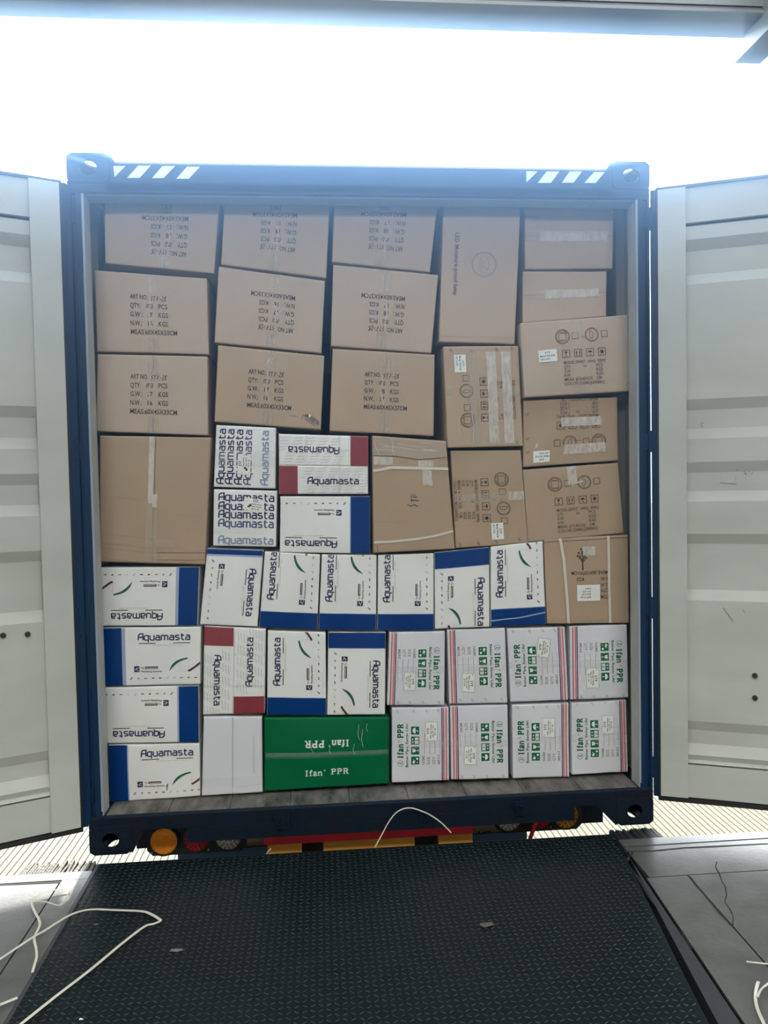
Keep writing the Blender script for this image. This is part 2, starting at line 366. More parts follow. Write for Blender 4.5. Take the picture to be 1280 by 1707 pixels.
# header: face with a small roll at its lower edge
MB().prism([(0.0, 2.741), (0.0, 2.855), (0.014, 2.868), (0.10, 2.868), (0.10, HB + .028), (0.012, HB)], 0, -1.06, 1.06).build('header_beam', M_NAVY, con)
MB().box((-1.219, 0.0, HB), (1.213, 0.10, 2.779)).build('header_web', M_NAVY, con)
MB().box((-PI_, 0.010, HB - .005), (PI_, 0.10, HB)).build('header_underside', mat('header_inner', (0.22, 0.26, 0.30), 0.5), con)
# drip rail on the header
MB().box((-1.15, -0.010, 2.737), (1.15, 0.002, 2.743)).build('drip_rail', M_NAVY, con)
# sill
MB().prism([(-0.002, 0.099), (-0.002, ST - .010), (0.008, ST), (0.13, ST), (0.13, 0.099)], 0, -1.215, 1.215).build('door_sill', M_NAVYD, con)
MB().box((-0.818, -0.004, 0.036), (0.86, 0.10, 0.100)).build('sill_lower_flange', M_NAVYD, con)
for x in (-0.42, 0.20, 0.62):
    sc_ = MB().box((x - .030, -0.016, 0.075), (x + .030, -0.002, 0.135)); sc_.ring((x - .008, 0.108), .010, .018, 1, -0.024, -0.014, 16)
    sc_.build('lock_keeper', M_NAVYD, con)
# floor, walls, roof inside
flo = MB()
fl = empty_ = None
for i in range(9):
    a = -1.15 + i * 2.30 / 9
    flm = MB().box((a + .0015, 0.008, ST - .03), (a + 2.30 / 9 - .0015, D_IN, ST + .0022)); flm.build('floor_plank', M_SILL, con)
def corr(x0, side):
    pts = []; y = 0.092
    while y < D_IN: pts += [(x0, y), (x0, y + .07), (x0 + side * .026, y + .105), (x0 + side * .026, y + .175)]; y += .21
    V = []; Fc = []
    for x, yy in pts: V += [(x, yy, ST), (x, yy, 2.832)]
    for i in range(len(pts) - 1): Fc.append((2 * i, 2 * i + 1, 2 * i + 3, 2 * i + 2))
    V2 = [(x + side * .003, y_, z) for x, y_, z in V]; n = len(V)
    Fc += [tuple(n + k for k in f[::-1]) for f in Fc]
    return new_obj('side_wall', V + V2, Fc, M_CREAMD, con)
corr(-1.186, -1); corr(1.186, 1)
MB().box((-1.212, 0.10, 2.83), (1.212, D_IN, 2.835)).build('roof_panel', M_CREAMD, con)
MB().box((-1.212, D_IN, 0.05), (1.212, D_IN + .03, 2.85)).build('end_wall', M_NAVY, con)
for s in (-1, 1):
    MB().box((s * 1.19 - .03, 0.16, 0.05), (s * 1.19 + .03, D_IN, ST)).build('bottom_rail', M_NAVYD, con)
    MB().box((s * 1.195 - .022, 0.105, 2.80), (s * 1.195 + .022, D_IN, 2.86)).build('top_rail', M_NAVY, con)
for i in range(18):
    y = .35 + i * .32; MB().box((-1.16, y, 0.055), (1.16, y + .045, ST - .03)).build('cross_member', M_NAVYD, con)
# reflective slanted marks on the header
for P in ([(189, 277), (209, 277), (191, 295)], [(230.5, 276.4), (251, 276.4), (232.7, 296.6), (212, 296.6)], [(271, 277), (292, 277), (272.6, 297), (253.5, 297)],
          [(312, 278), (333.4, 278), (314.8, 298), (294, 298)], [(877, 285.6), (895.6, 286), (877.5, 303.8)], [(911, 286), (932, 286), (918, 305), (896, 305)],
          [(949.4, 286), (970, 286), (955.6, 305), (936, 305)], [(990, 287), (1007.8, 287), (992.5, 305.3), (973.8, 305)]):
    q = [(lambda p: (p[0], p[2]))(onY(x, y, 0)) for x, y in P]
    MB().prism(q, 1, -0.0015, 0.0).build('reflective_mark', M_REFL, con)

# container doors
def door(side, deg, bolts):
    a = math.radians(deg); hx_ = 1.2205 if side > 0 else -1.2195
    c, s = math.cos(a), math.sin(a)
    def T(u, d, v):   # u from the hinge, d towards the room, v height
        return (hx_ + side * c * u - side * s * d, -0.002 - s * u - c * d, v)
    v0, v1, W = 0.128, 2.775, 1.17
    D = MB().box((0.0, -0.055, v0 - .004), (0.035, -0.006, v1), T).build('door', M_NAVY, con)
    def P(nm, m): return lambda *bx: None
    bx = lambda nm, m, u0, d0, z0, u1, d1, z1: MB().box((u0, d0, z0), (u1, d1, z1), T).build(nm, m, D)
    bx('door_stile', M_CREAM, 0.030, -0.03, v0 + .004, 0.142, 0.006, v1 - .006)
    bx('door_stile', M_CREAM, 1.05, -0.03, v0 + .004, W - .02, 0.006, v1 - .006)
    bx('door_top_rail', M_CREAM, 0.142, -0.03, v1 - .155, 1.05, -0.008, v1 - .006)
    bx('door_bottom_rail', M_CREAM, 0.142, -0.03, v0 + .004, 1.05, -0.008, v0 + .148)
    bx('door_frame', M_NAVY, 0.03, -0.070, v0 - .004, W, -0.055, v1)
    # corrugated panel: horizontal channels
    b0, b1 = v0 + .155, v1 - .162
    prof = [(b0, -0.012), (b0 + .012, -0.026)]
    for z0, z1 in ((0.32, 0.47), (1.00, 1.29), (1.43, 1.60), (1.70, 1.87), (2.36, 2.55)):
        for z, dd in ((z0, -0.014), (z0 + .045, -0.036), (z1 - .045, -0.036), (z1, -0.014)): prof.append((z, dd))
    prof += [(b1 - .008, -0.014), (b1, -0.03)]
    V = []; Fc = []
    for z, dd in prof: V += [T(0.142, dd, z), T(1.05, dd, z), T(0.142, dd - .004, z), T(1.05, dd - .004, z)]
    for i in range(len(prof) - 1):
        n = 4 * i; Fc += [(n, n + 1, n + 5, n + 4), (n + 2, n + 6, n + 7, n + 3)]
    new_obj('corrugated_panel', V, Fc, M_CREAM, D)
    # black gasket
    bx('door_gasket', M_RUB, 0.02, -0.05, v0 - .020, W, -0.002, v0)
    bx('door_gasket', M_RUB, 0.02, -0.05, v1 - .006, W, 0.000, v1 + .006)
    bx('door_gasket', M_RUB, 0.022, -0.02, v0, 0.031, 0.003, v1)
    for z in (0.22, 0.93, 1.66, 2.62):
        h = MB().box((-0.030, -0.03, z), (0.006, -0.001, z + .07), T); h.cyl((-0.004, -0.010), 0.011, 2, z - .012, z + .082, 12, T)
        h.build('hinge', M_NAVY, D)
    def on_door(px, py, d=-0.014):
        H0 = np.array(T(0, d, 0)); U = np.array(T(1, d, 0)) - H0; r = ray(px, py)
        sol = np.linalg.solve(np.array([U, [0, 0, 1], -r]).T, CAM - H0); return sol[0], sol[1]
    if side > 0:      # chalk-like scribbles and knocks on the panel
        for pts in ([(1228, 783), (1230, 785)], [(1238, 793), (1241, 785), (1244, 792)], [(1240, 790), (1244, 789)], [(1246, 792), (1247, 787), (1250, 786)], [(1251, 791), (1255, 787), (1254, 792)],
                    [(1226, 794), (1227, 807), (1212, 806), (1200, 805)], [(1168, 706), (1174, 704), (1171, 712), (1168, 708)], [(1205, 1013), (1212, 1022), (1222, 1036)], [(1238, 1016), (1242, 1022)]):
            V = []; Fc = []; q = [np.array(T(*(lambda a: (a[0], -0.0125, a[1]))(on_door(x, y)))) for x, y in pts]
            for i, c_ in enumerate(q): V += [c_ + [0, 0, .0016], c_ - [0.0009, 0, .0016]]
            for i in range(len(q) - 1): Fc.append((2 * i, 2 * i + 1, 2 * i + 3, 2 * i + 2))
            new_obj('scuff_mark', V, Fc, mat('scuff', (0.12, 0.13, 0.13), 0.8), D)
    for px, py in bolts:
        best, z = on_door(px, py)
        bb = MB(); bb.cyl((best, z), 0.011, 1, -0.03, -0.006, 14, T); bb.cyl((best, z), 0.005, 1, -0.006, 0.001, 10, T); bb.build('bolt', M_EDGE, D)
    return D
def proj(P):
    q = _M.T @ (np.array(P) - CAM); return 640 + F * q[0] / -q[2], 853.5 - F * q[1] / -q[2]
door(-1, 24, [(5, 1059), (46, 1057)]); door(1, 22, [(1258, 1126), (1258, 1163)])

# ================================================================== TRAILER REAR UNDER THE CONTAINER
tr = empty('trailer', (0, 2.0, GZ)); tag(tr, 'truck trailer chassis under the container, with red rear bar and ochre blocks', 'trailer')
def pbox(nm, m, x0, y0, x1, y1, Y, dep, par=tr):
    a = onY(x0, y0, Y); b = onY(x1, y1, Y)
    return MB().box((a[0], Y, b[2]), (b[0], Y + dep, a[2])).build(nm, m, par)
za = [onY(440, 1397, .12)[2], onY(787, 1373, .12)[2]]
zt = 0.034
xa, xb = onY(440, 1397, .12)[0], onY(787, 1373, .12)[0]
MB().box((xa, .10, -0.045), (xb, .18, -0.009)).build('red_bar', M_REDP, tr)
for x0, x1 in ((447, 503), (539, 690), (730, 786)):
    a = onY(x0, 1410, .135)[0]; b = onY(x1, 1410, .135)[0]
    MB().box((a, .11, -0.20), (b, .17, -0.046)).build('ochre_block', M_OCHRE, tr)
for x0, x1 in ((504, 538), (691, 729)):
    a = onY(x0, 1410, .15)[0]; b = onY(x1, 1410, .15)[0]
    MB().box((a, .14, -0.24), (b, .30, -0.046)).build('bracket', M_RUB, tr)
for s in (-.45, .45): MB().box((s - .07, .3, -0.30), (s + .07, 8, 0.05)).build('chassis_rail', M_NAVYD, tr)
for y in (.3, 1.5, 3.0): MB().box((-1.1, y, -0.12), (1.1, y + .1, 0.03)).build('cross_beam', M_NAVYD, tr)
for y in (2.2, 3.5):
    for s in (-1, 1):
        wx = s * .93
        wh = MB(); wh.ring((y, GZ + .5), .28, .5, 0, wx - .13, wx + .13, 36); w_ = wh.build('tyre', M_RUB, tr)
        MB().cyl((y, GZ + .5), .28, 0, wx - .09, wx + .09, 24).build('wheel_rim', M_ALU, w_)
    MB().cyl((y, GZ + .5), .06, 0, -.9, .9, 12).build('axle', M_NAVYD, tr)
# tan and blue board hanging behind the bar
a = onY(404, 1400, .26); b = onY(835, 1376, .26)
MB().box((a[0], .26, -0.122), (b[0], .27, 0.052)).build('tan_board', M_TANB, tr)
MB().box((a[0] - .29, .245, -0.30), (b[0] + .12, .255, -0.118)).build('blue_board', M_BLUEB, tr)
Vt, Ft, wt_ = bfont('IC'); a_ = onY(797, 1396, .26); kt = (onY(819, 1396, .26)[0] - a_[0]) / wt_
new_obj('board_lettering', [(a_[0] + x * kt, .2585, a_[2] + y * .030) for x, y in Vt], Ft, INK['dark'], tr)
# lamp clusters
def lamp_cluster(px0, px1, pyt, pyb, lamps, label, Y=0.16):
    a = onY(px0, pyt, Y); b = onY(px1, pyb, Y); z0, z1 = min(a[2], b[2]), max(a[2], b[2])
    L = empty('tail_lamp_cluster', ((a[0] + b[0]) / 2, Y, z0)); tag(L, label, 'tail lamp', 'trailer tail lamps')
    zz = onY(lamps[0][0], lamps[0][1], Y)[2]
    h = MB().prism([(a[0], zz + .075), (a[0], zz - .045), (a[0] + .025, zz - .070), (b[0] - .025, zz - .070), (b[0], zz - .045), (b[0], zz + .075)], 1, Y, Y + .05).build('lamp_housing', M_RUB, L)
    for (lx, ly, r, m, style) in lamps:
        c = onY(lx, ly, Y)
        cen = (c[0], zz)
        lens = MB().cyl(cen, r, 1, Y - .014, Y + .002, 40)
        le = lens.build('lamp_lens', m, L)
        MB().ring(cen, r, r + .008, 1, Y - .018, Y + .002, 40).build('lamp_rim', M_RUB, L)
        if style == 'rings':
            for k in range(1, 6): MB().ring(cen, r * k / 6 - .0015, r * k / 6 + .0015, 1, Y - .0165, Y - .013, 32).build('lens_ring', m, le)
        else:
            dk = mat('lens_dark_' + m.name, tuple(q * .35 for q in m.node_tree.nodes['Principled BSDF'].inputs['Base Color'].default_value[:3]), 0.3)
            bz = MB()
            for ri, n_ in ((0.28, 5), (0.60, 11), (0.86, 16)):
                for k in range(n_):
                    t = 2 * math.pi * k / n_ + ri; cx, cz = cen[0] + math.cos(t) * r * ri, cen[1] + math.sin(t) * r * ri
                    hw = r * .095
                    pts = [(cx + hw * (ax * math.cos(t) - ay * math.sin(t)), cz + hw * (ax * math.sin(t) + ay * math.cos(t))) for ax, ay in ((-1, -1), (1, -1), (1, 1), (-1, 1))]
                    bz.prism(pts, 1, Y - .0165, Y - .013)
            o = bz.build('reflector_cells', dk, le); o['kind'] = 'stuff'
    bz = MB()
    for px in (px0 + 9, (px0 + px1) / 2 + 20): 
        c = onY(px, lamps[0][1] + 22, Y); MB().cyl((c[0], zz - .055), .004, 1, Y - .004, Y, 10).build('screw', M_ALU, L)
    return L
lamp_cluster(244, 411, 1383, 1426, [(274, 1400, .058, M_AMBER, 'rings'), (328, 1397, .054, M_REDL, 'cells'), (381, 1395, .054, M_CLEAR, 'cells')], 'round amber, red and clear lamps in a black housing under the left of the container')
lamp_cluster(826, 970, 1340, 1388, [(942, 1358, .056, M_AMBER2, 'cells'), (900, 1360, .052, M_REDL, 'cells'), (847, 1362, .054, M_CLEAR, 'cells')], 'round clear, red and amber lamps in a black housing under the right of the container')
a = onY(893, 1362, .14); b = onY(873, 1402, .14)
rod = MB().prism([(a[0], a[2]), (a[0] + .014, a[2]), (b[0] + .014, b[2] - .05), (b[0], b[2] - .05)], 1, .13, .145).build('marker_rod', M_REDP, tr)

# ================================================================== LETTERING
AQ = {'A': (.80, [[(-.08, 0), (.0, 0)], [(0, 0), (0, .66), (.10, .88), (.28, 1), (.62, 1), (.62, 0)], [(0, .44), (.62, .44)]]),
      'q': (.78, [[(.55, .72), (.2, .72), (.05, .64), (0, .50), (0, .20), (.06, .06), (.2, 0), (.55, 0)], [(.55, .78), (.55, -.34)]]),
      'u': (.76, [[(0, .76), (0, .2), (.06, .05), (.2, 0), (.55, 0)], [(.55, .76), (.55, -.06)]]),
      'a': (.78, [[(.06, .72), (.38, .72), (.5, .67), (.55, .55), (.55, 0), (.15, 0), (.03, .06), (0, .2), (.04, .36), (.16, .42), (.55, .42)]]),
      'm': (1.10, [[(0, -.06), (0, .72), (.70, .72), (.82, .67), (.87, .55), (.87, -.06)], [(.43, .72), (.43, -.06)]]),
      's': (.72, [[(.48, .72), (.14, .72), (.02, .66), (0, .55), (.04, .42), (.16, .38), (.36, .36), (.47, .30), (.5, .18), (.46, .05), (.34, 0), (0, 0)]]),
      't': (.66, [[(.14, 1.0), (.14, .18), (.2, .04), (.32, 0), (.46, 0)], [(0, .72), (.44, .72)]])}
SF = {'I': (.50, [[(.18, 0), (.18, 1)]], [[(0, .04), (.36, .04)], [(0, .96), (.36, .96)]]),
      'f': (.42, [[(.14, 0), (.14, .80), (.20, .95), (.36, .97)]], [[(0, .04), (.32, .04)], [(-.02, .66), (.34, .66)]]),
      'a': (.56, [[(.06, .58), (.14, .68), (.30, .68), (.36, .58), (.36, .10), (.48, .05)], [(.36, .42), (.14, .34), (.06, .18), (.14, .04), (.34, .12)]], []),
      'n': (.66, [[(.12, 0), (.12, .68)], [(.14, .52), (.26, .68), (.40, .66), (.46, .52), (.46, 0)]], [[(0, .04), (.25, .04)], [(.33, .04), (.60, .04)], [(0, .66), (.14, .66)]]),
      'P': (.74, [[(.15, 0), (.15, 1)], [(.15, .94), (.42, .94), (.54, .84), (.54, .62), (.42, .50), (.15, .50)]], [[(0, .04), (.34, .04)], [(0, .96), (.25, .96)]]),
      'R': (.80, [[(.15, 0), (.15, 1)], [(.15, .94), (.42, .94), (.54, .84), (.54, .64), (.42, .52), (.15, .52)], [(.34, .52), (.58, .06)]], [[(0, .04), (.34, .04)], [(0, .96), (.25, .96)], [(.5, .04), (.72, .04)]]),
      ' ': (.40, [], [])}

FY = 0.14
class Face:
    """one printed carton front; design units are photo pixels measured on that carton"""
    def __init__(s, quad, k, Y, bulge, seed):
        s.Q = [onY(x, y, FY) for x, y in quad]         # TL TR BR BL
        c = sum(s.Q) / 4
        s.Q = [q + (c - q) / np.linalg.norm(c - q) * 0.0012 for q in s.Q]
        for q in s.Q: q[1] = Y
        d = lambda i, j: math.hypot(quad[i][0] - quad[j][0], quad[i][1] - quad[j][1])
        s.W = (d(0, 1) + d(3, 2)) / 2; s.H = (d(0, 3) + d(1, 2)) / 2; s.k = k
        s.A, s.B = (s.W, s.H) if k in (0, 180) else (s.H, s.W)
        s.Wm = np.linalg.norm(s.Q[1] - s.Q[0]); s.Hm = np.linalg.norm(s.Q[3] - s.Q[0])
        s.bulge = bulge; s.rnd = random.Random(seed); s.ph = [s.rnd.uniform(0, 6) for _ in range(4)]; s.base = 0.0; s.uid = 0
        s.pr = {}
    def st(s, a, b):
        if s.k == 0: return a / s.W, b / s.H
        if s.k == 180: return 1 - a / s.W, 1 - b / s.H
        if s.k == 'up': return b / s.W, 1 - a / s.H
        return 1 - b / s.W, a / s.H
    def P(s, u, t, off=0.0):
        Q = s.Q
        p = (Q[0] * (1 - u) + Q[1] * u) * (1 - t) + (Q[3] * (1 - u) + Q[2] * u) * t
        uu = min(max(u, 0), 1); tt = min(max(t, 0), 1)
        e = 0
        for dd in (uu * s.Wm, (1 - uu) * s.Wm, tt * s.Hm, (1 - tt) * s.Hm): e += 0.0022 * max(0, 1 - dd / 0.006) ** 2
        bl = s.bulge * 16 * uu * (1 - uu) * tt * (1 - tt) + 0.0022 * math.sin(uu * 5 + s.ph[0]) * math.sin(tt * 4 + s.ph[1]) + 0.0012 * math.sin(uu * 11 + s.ph[2] + 3 * tt)
        p = p.copy(); p[1] += e - bl - off - s.base
        return p
    def poly(s, ink, pts, off=0.0010):
        A, B = s.A, s.B
        if any(a < 0.3 or a > A - .3 or b < 0.3 or b > B - .3 for a, b in pts):
            for ax, lim, sg in ((0, .3, 1), (0, A - .3, -1), (1, .3, 1), (1, B - .3, -1)):
                out = []
                for i in range(len(pts)):
                    p, q = pts[i - 1], pts[i]; ip = (p[ax] - lim) * sg >= 0; iq = (q[ax] - lim) * sg >= 0
                    if ip != iq:
                        t = (lim - p[ax]) / (q[ax] - p[ax]); out.append((p[0] + t * (q[0] - p[0]), p[1] + t * (q[1] - p[1])))
                    if iq: out.append(q)
                pts = out
                if len(pts) < 3: return
        V, Fc = s.pr.setdefault((ink, off, s.uid if ink in M_BY or ink in ('blue', 'red', 'sky', 'torn') else 0), ([], [])); n = len(V)
        V += [s.P(*s.st(a, b), off) for a, b in pts]; Fc.append(tuple(range(n, n + len(pts))))
    def rect(s, ink, a0, b0, a1, b1, off=0.0010, n=None):
        if ink in M_BY or ink in ('blue', 'red', 'sky', 'torn'): s.uid += 1
        a0, b0, a1, b1 = max(a0, .3), max(b0, .3), min(a1, s.A - .3), min(b1, s.B - .3)
        def tk(lo, hi, L):
            n_ = max(1, int((hi - lo) / 6)); T = {lo + (hi - lo) * i / n_ for i in range(n_ + 1)}
            T |= {t for t in (1.2, 1.9, 2.8, 4, L - 1.2, L - 1.9, L - 2.8, L - 4) if lo + .2 < t < hi - .2}
            return sorted(T)
        X_, Y_ = tk(a0, a1, s.A), tk(b0, b1, s.B)
        for x0, x1 in zip(X_, X_[1:]):
            for y0, y1 in zip(Y_, Y_[1:]): s.poly(ink, [(x0, y0), (x1, y0), (x1, y1), (x0, y1)], off)
    def line(s, ink, pts, w, off=0.0012, w2=None):
        P0 = [np.array(p, float) for p in pts]; w2 = w if w2 is None else w2
        P = [P0[0]]
        for q in P0[1:]:
            p = P[-1]; T = {1.0}; d = q - p; k_ = int(max(abs(d)) / 6)
            T |= {i / (k_ + 1) for i in range(1, k_ + 1)}
            if k_ > 0:
                for ax, Ln in ((0, s.A), (1, s.B)):
                    if abs(d[ax]) > 5:
                        for t in (.6, 1.2, 1.9, 2.8, 4, Ln - .6, Ln - 1.2, Ln - 1.9, Ln - 2.8, Ln - 4):
                            v = (t - p[ax]) / d[ax]
                            if .01 < v < .99: T.add(v)
            for t in sorted(T): P.append(p + d * t)
        n = len(P); L = []
        for i, p in enumerate(P):
            t0 = P[i] - P[i - 1] if i else P[1] - P[0]; t1 = P[i + 1] - P[i] if i < n - 1 else t0
            t0 = t0 / (np.linalg.norm(t0) + 1e-9); t1 = t1 / (np.linalg.norm(t1) + 1e-9)
            m = t0 + t1; m = m / (np.linalg.norm(m) + 1e-9); nn = np.array([-m[1], m[0]]); k = 1 / max(.6, abs(nn @ np.array([-t0[1], t0[0]])))
            ww = (w + (w2 - w) * i / max(1, n - 1)) / 2 * k; L.append((p + nn * ww, p - nn * ww))
        for i in range(n - 1): s.poly(ink, [tuple(L[i][0]), tuple(L[i + 1][0]), tuple(L[i + 1][1]), tuple(L[i][1])], off)
    def text(s, ink, body, a, b, h, wid=None, off=0.0012, rot=0.0, italic=0):
        V, Fc, w0 = bfont(body); kx = (wid / w0) if wid else h / 0.70; ky = h
        c, sn = math.cos(rot), math.sin(rot)
        T = []
        for x, y in V:
            X, Yy = x * kx, -y * ky; T.append((a + X * c - Yy * sn, b + X * sn + Yy * c))
        for f in Fc: s.poly(ink, [T[i] for i in f], off)
    def aqua(s, ink, a, b, h, wid, wt=.15, off=0.0012, rot=0.0, sub=None):
        tot = sum(AQ[c][0] for c in 'Aquamasta') - .18; kx = wid / tot; x = 0; c, sn = math.cos(rot), math.sin(rot)
        for i, ch in enumerate('Aquamasta'):
            adv, st = AQ[ch]
            if sub is None or i in sub:
                for pl in st:
                    s.line(ink, [(a + (x + p) * kx * c + q * h * sn, b + (x + p) * kx * sn - q * h * c) for p, q in pl], wt * h, off)
            x += adv
    def serif(s, ink, body, a, b, h, wid, off=0.0012, thick=.24, thin=.10):
        tot = sum(SF[c][0] for c in body); kx = wid / tot; x = 0
        for ch in body:
            adv, st, sr = SF[ch]
            for pl in st: s.line(ink, [(a + (x + p) * kx, b - q * h) for p, q in pl], thick * h, off)
            for pl in sr: s.line(ink, [(a + (x + p) * kx, b - q * h) for p, q in pl], thin * h, off)
            x += adv
    def arc(s, ink, ca, cb, r, w, t0=0, t1=6.2832, n=20, off=.0012, ry=None):
        ry = ry or r
        s.line(ink, [(ca + r * math.cos(t0 + (t1 - t0) * i / n), cb + ry * math.sin(t0 + (t1 - t0) * i / n)) for i in range(n + 1)], w, off)
    def disc(s, ink, ca, cb, r, n=14, off=.0012):
        s.poly(ink, [(ca + r * math.cos(6.2832 * i / n), cb + r * math.sin(6.2832 * i / n)) for i in range(n)], off)

NAMES = {'blue': 'blue_panel', 'sky': 'pale_blue_strip', 'red': 'maroon_panel', 'green': 'green_print', 'white': 'white_lettering', 'stripe': 'red_stripes', 'pink': 'pink_stripe',
         'violet': 'violet_stripe', 'pipe': 'printed_green_pipe', 'brown': 'printed_brown_pipe', 'seam': 'flap_seam', 'wseam': 'flap_seam', 'crease': 'crease', 'torn': 'torn_corner'}
INK['wrinkle_glint'] = M_TAPE_GLARE; NAMES['wrinkle_glint'] = 'wrinkle_glints'  # tape wrinkles with their highlights drawn as pale lines
M_BY = {'tape': M_TAPE, 'tape_glare': M_TAPE_GLARE, 'tapew': M_TAPEW, 'label': M_LABEL, 'strap': M_STRAP}
def body_mesh(f, m, root, depth, flap=None, base=0.0, name='carton_body'):
    """front grid + sides + back. flap=(s0,t0,s1,t1) builds only a thin flap plate"""
    s0, t0, s1, t1 = flap or (0, 0, 1, 1)
    def ticks(L): 
        e = [0, .003 / L, .006 / L, .010 / L]; mid = np.linspace(.03 / L if L > .08 else .02 / L, 1 - (.03 / L if L > .08 else .02 / L), 9)
        return e + list(mid) + [1 - k for k in e[::-1]]
    us = [s0 + (s1 - s0) * t for t in ticks(f.Wm * (s1 - s0))]; ts = [t0 + (t1 - t0) * t for t in ticks(f.Hm * (t1 - t0))]
    V = []; nu = len(us); nt = len(ts); Fc = []
    ob = f.base; f.base = base
    for j, t in enumerate(ts):
        for i, u in enumerate(us):
            p = f.P(u, t)
            if flap and (i in (0, nu - 1) or j in (0, nt - 1)): p[1] += .0018
            V.append(p)
    f.base = ob
    for j in range(nt - 1):
        for i in range(nu - 1): a = j * nu + i; Fc.append((a, a + nu, a + nu + 1, a + 1))
    rim = [i for i in range(nu)] + [j * nu + nu - 1 for j in range(1, nt)] + [(nt - 1) * nu + i for i in range(nu - 2, -1, -1)] + [j * nu for j in range(nt - 2, 0, -1)]
    n = len(V)
    for r in rim:
        p = np.array(V[r]).copy(); p[1] = (p[1] + .0045) if flap else f.Q[0][1] + depth; V.append(p)
    k = len(rim)
    for i in range(k): Fc.append((rim[i], rim[(i + 1) % k], n + (i + 1) % k, n + i))
    Fc.append(tuple(n + i for i in range(k))[::-1])
    o = new_obj(name, V, Fc, m, root)
    sm = [len(p.vertices) == 4 and abs(p.normal.y) > .5 for p in o.data.polygons]; o.data.polygons.foreach_set('use_smooth', sm)
    return o

# ------------------------------------------------------------------ designs
def d_aqua(f, blue, pipes=1, strip=6, text=True):
    g = 0.915 if f.k in ('up', 'down') else 1.0; S = lambda v: blue + v * g
    f.rect('blue', 0, 0, blue - strip, f.B, .0006); f.rect('sky', blue - strip, 0, blue, f.B, .0006)
    x = blue; k = f.B / 97
    f.aqua('navy', S(22), 20.5 * k, 10.5, 86 * g, wt=.195)
    f.line('dark', [(S(22), 26 * k), (S(51), 26 * k)], 1.3); f.line('dark', [(S(80), 26 * k), (S(108), 26 * k)], 1.3)
    f.text('pale', 'Quality and water pipe', S(46), 30 * k, 1.8, 50 * g)
    f.rect('navy', S(14), 64 * k, S(23), 74 * k, .0012)
    f.line('white', [(S(15), 70 * k), (S(18), 70 * k), (S(18), 67.5 * k), (S(22), 67.5 * k)], .9, .0016); f.line('white', [(S(19), 71.5 * k), (S(22), 71.5 * k)], .8, .0016)
    f.text('dark', 'The', S(26), 68.4 * k, 2.6, 5 * g); f.rect('brown', S(32.5), 65 * k, S(54), 69 * k, .0012); f.text('white', 'Aquamasta', S(34), 68.2 * k, 2.1, 19 * g, off=.0016)
    f.text('dark', 'Plumbing systems', S(26), 74.5 * k, 2.9, 34 * g)
    for i in range(10):
        a = S(9) + i * 12.1; b = 85 * k; q = i % 5
        ink = 'dark' if i not in (5, 6) else 'pale'
        if q == 0: f.line(ink, [(a - 2.5, b + 1), (a, b + 1), (a, b - 1.5), (a + 2.5, b - 1.5)], 1.1)
        elif q == 1: f.line(ink, [(a - 1.8, b - .8), (a + 1.8, b - .8)], .8); f.line(ink, [(a - 1.2, b + .8), (a + 1.2, b + .8)], .8)
        elif q == 2: f.line(ink, [(a - 2.2, b), (a - .5, b)], 2.0); f.line(ink, [(a + .3, b), (a + 2.2, b)], 1.4)
        elif q == 3: f.disc(ink, a, b, 1.3, 8); f.line(ink, [(a - 2.4, b), (a + 2.4, b - 1)], .8)
        else: f.line(ink, [(a - 2.4, b), (a + 2.4, b)], 1.5)
    if pipes:
        P = [(S(73), 73 * k), (S(77), 66.5 * k), (S(82), 61 * k), (S(88), 57 * k), (S(95), 54 * k), (S(104), 52 * k)]
        f.line('pipe', P[:3], .5, w2=4.6); f.line('pipe', P[2:], 4.6, w2=2.6)
        f.line('brown', [(S(105), 73.5 * k), (S(109), 72 * k), (S(117), 66.5 * k), (S(127), 59 * k)], 3.4, w2=4.0)
        f.line('pale', [(S(105.5), 53 * k), (S(105.5), 70 * k)], .35)
def scribble(f, ink, a, b, h, n=7, w=.9):
    r = f.rnd
    f.line(ink, [(a + 3, b - h), (a, b - h * .6), (a + 2.2, b - h * .4), (a - .5, b + .8)], w)                       # s
    f.line(ink, [(a + 3.5, b - h * .8), (a + 8, b - h * .9)], w); f.line(ink, [(a + 6, b - h * .9), (a + 5, b + .5)], w)  # t
    f.line(ink, [(a + 10.5, b - h * .8), (a + 9.3, b + .4)], w); f.line(ink, [(a + 10.5, b - h * .8), (a + 14, b - h * .8)], w); f.line(ink, [(a + 10, b - h * .4), (a + 12.5, b - h * .4)], w)
    f.line(ink, [(a + 14.5, b - h * .3), (a + 17.5, b - h * .45)], w)
    f.line(ink, [(a + 18.5, b - h * .9), (a + 21, b - h), (a + 20, b - h * .5), (a + 18, b), (a + 21.5, b)], w)
    f.line(ink, [(a + 25, b - h), (a + 22.5, b - h * .7), (a + 25, b - h * .2), (a + 22.5, b), (a + 23, b - h * .5), (a + 26, b - h * 1.1)], w)
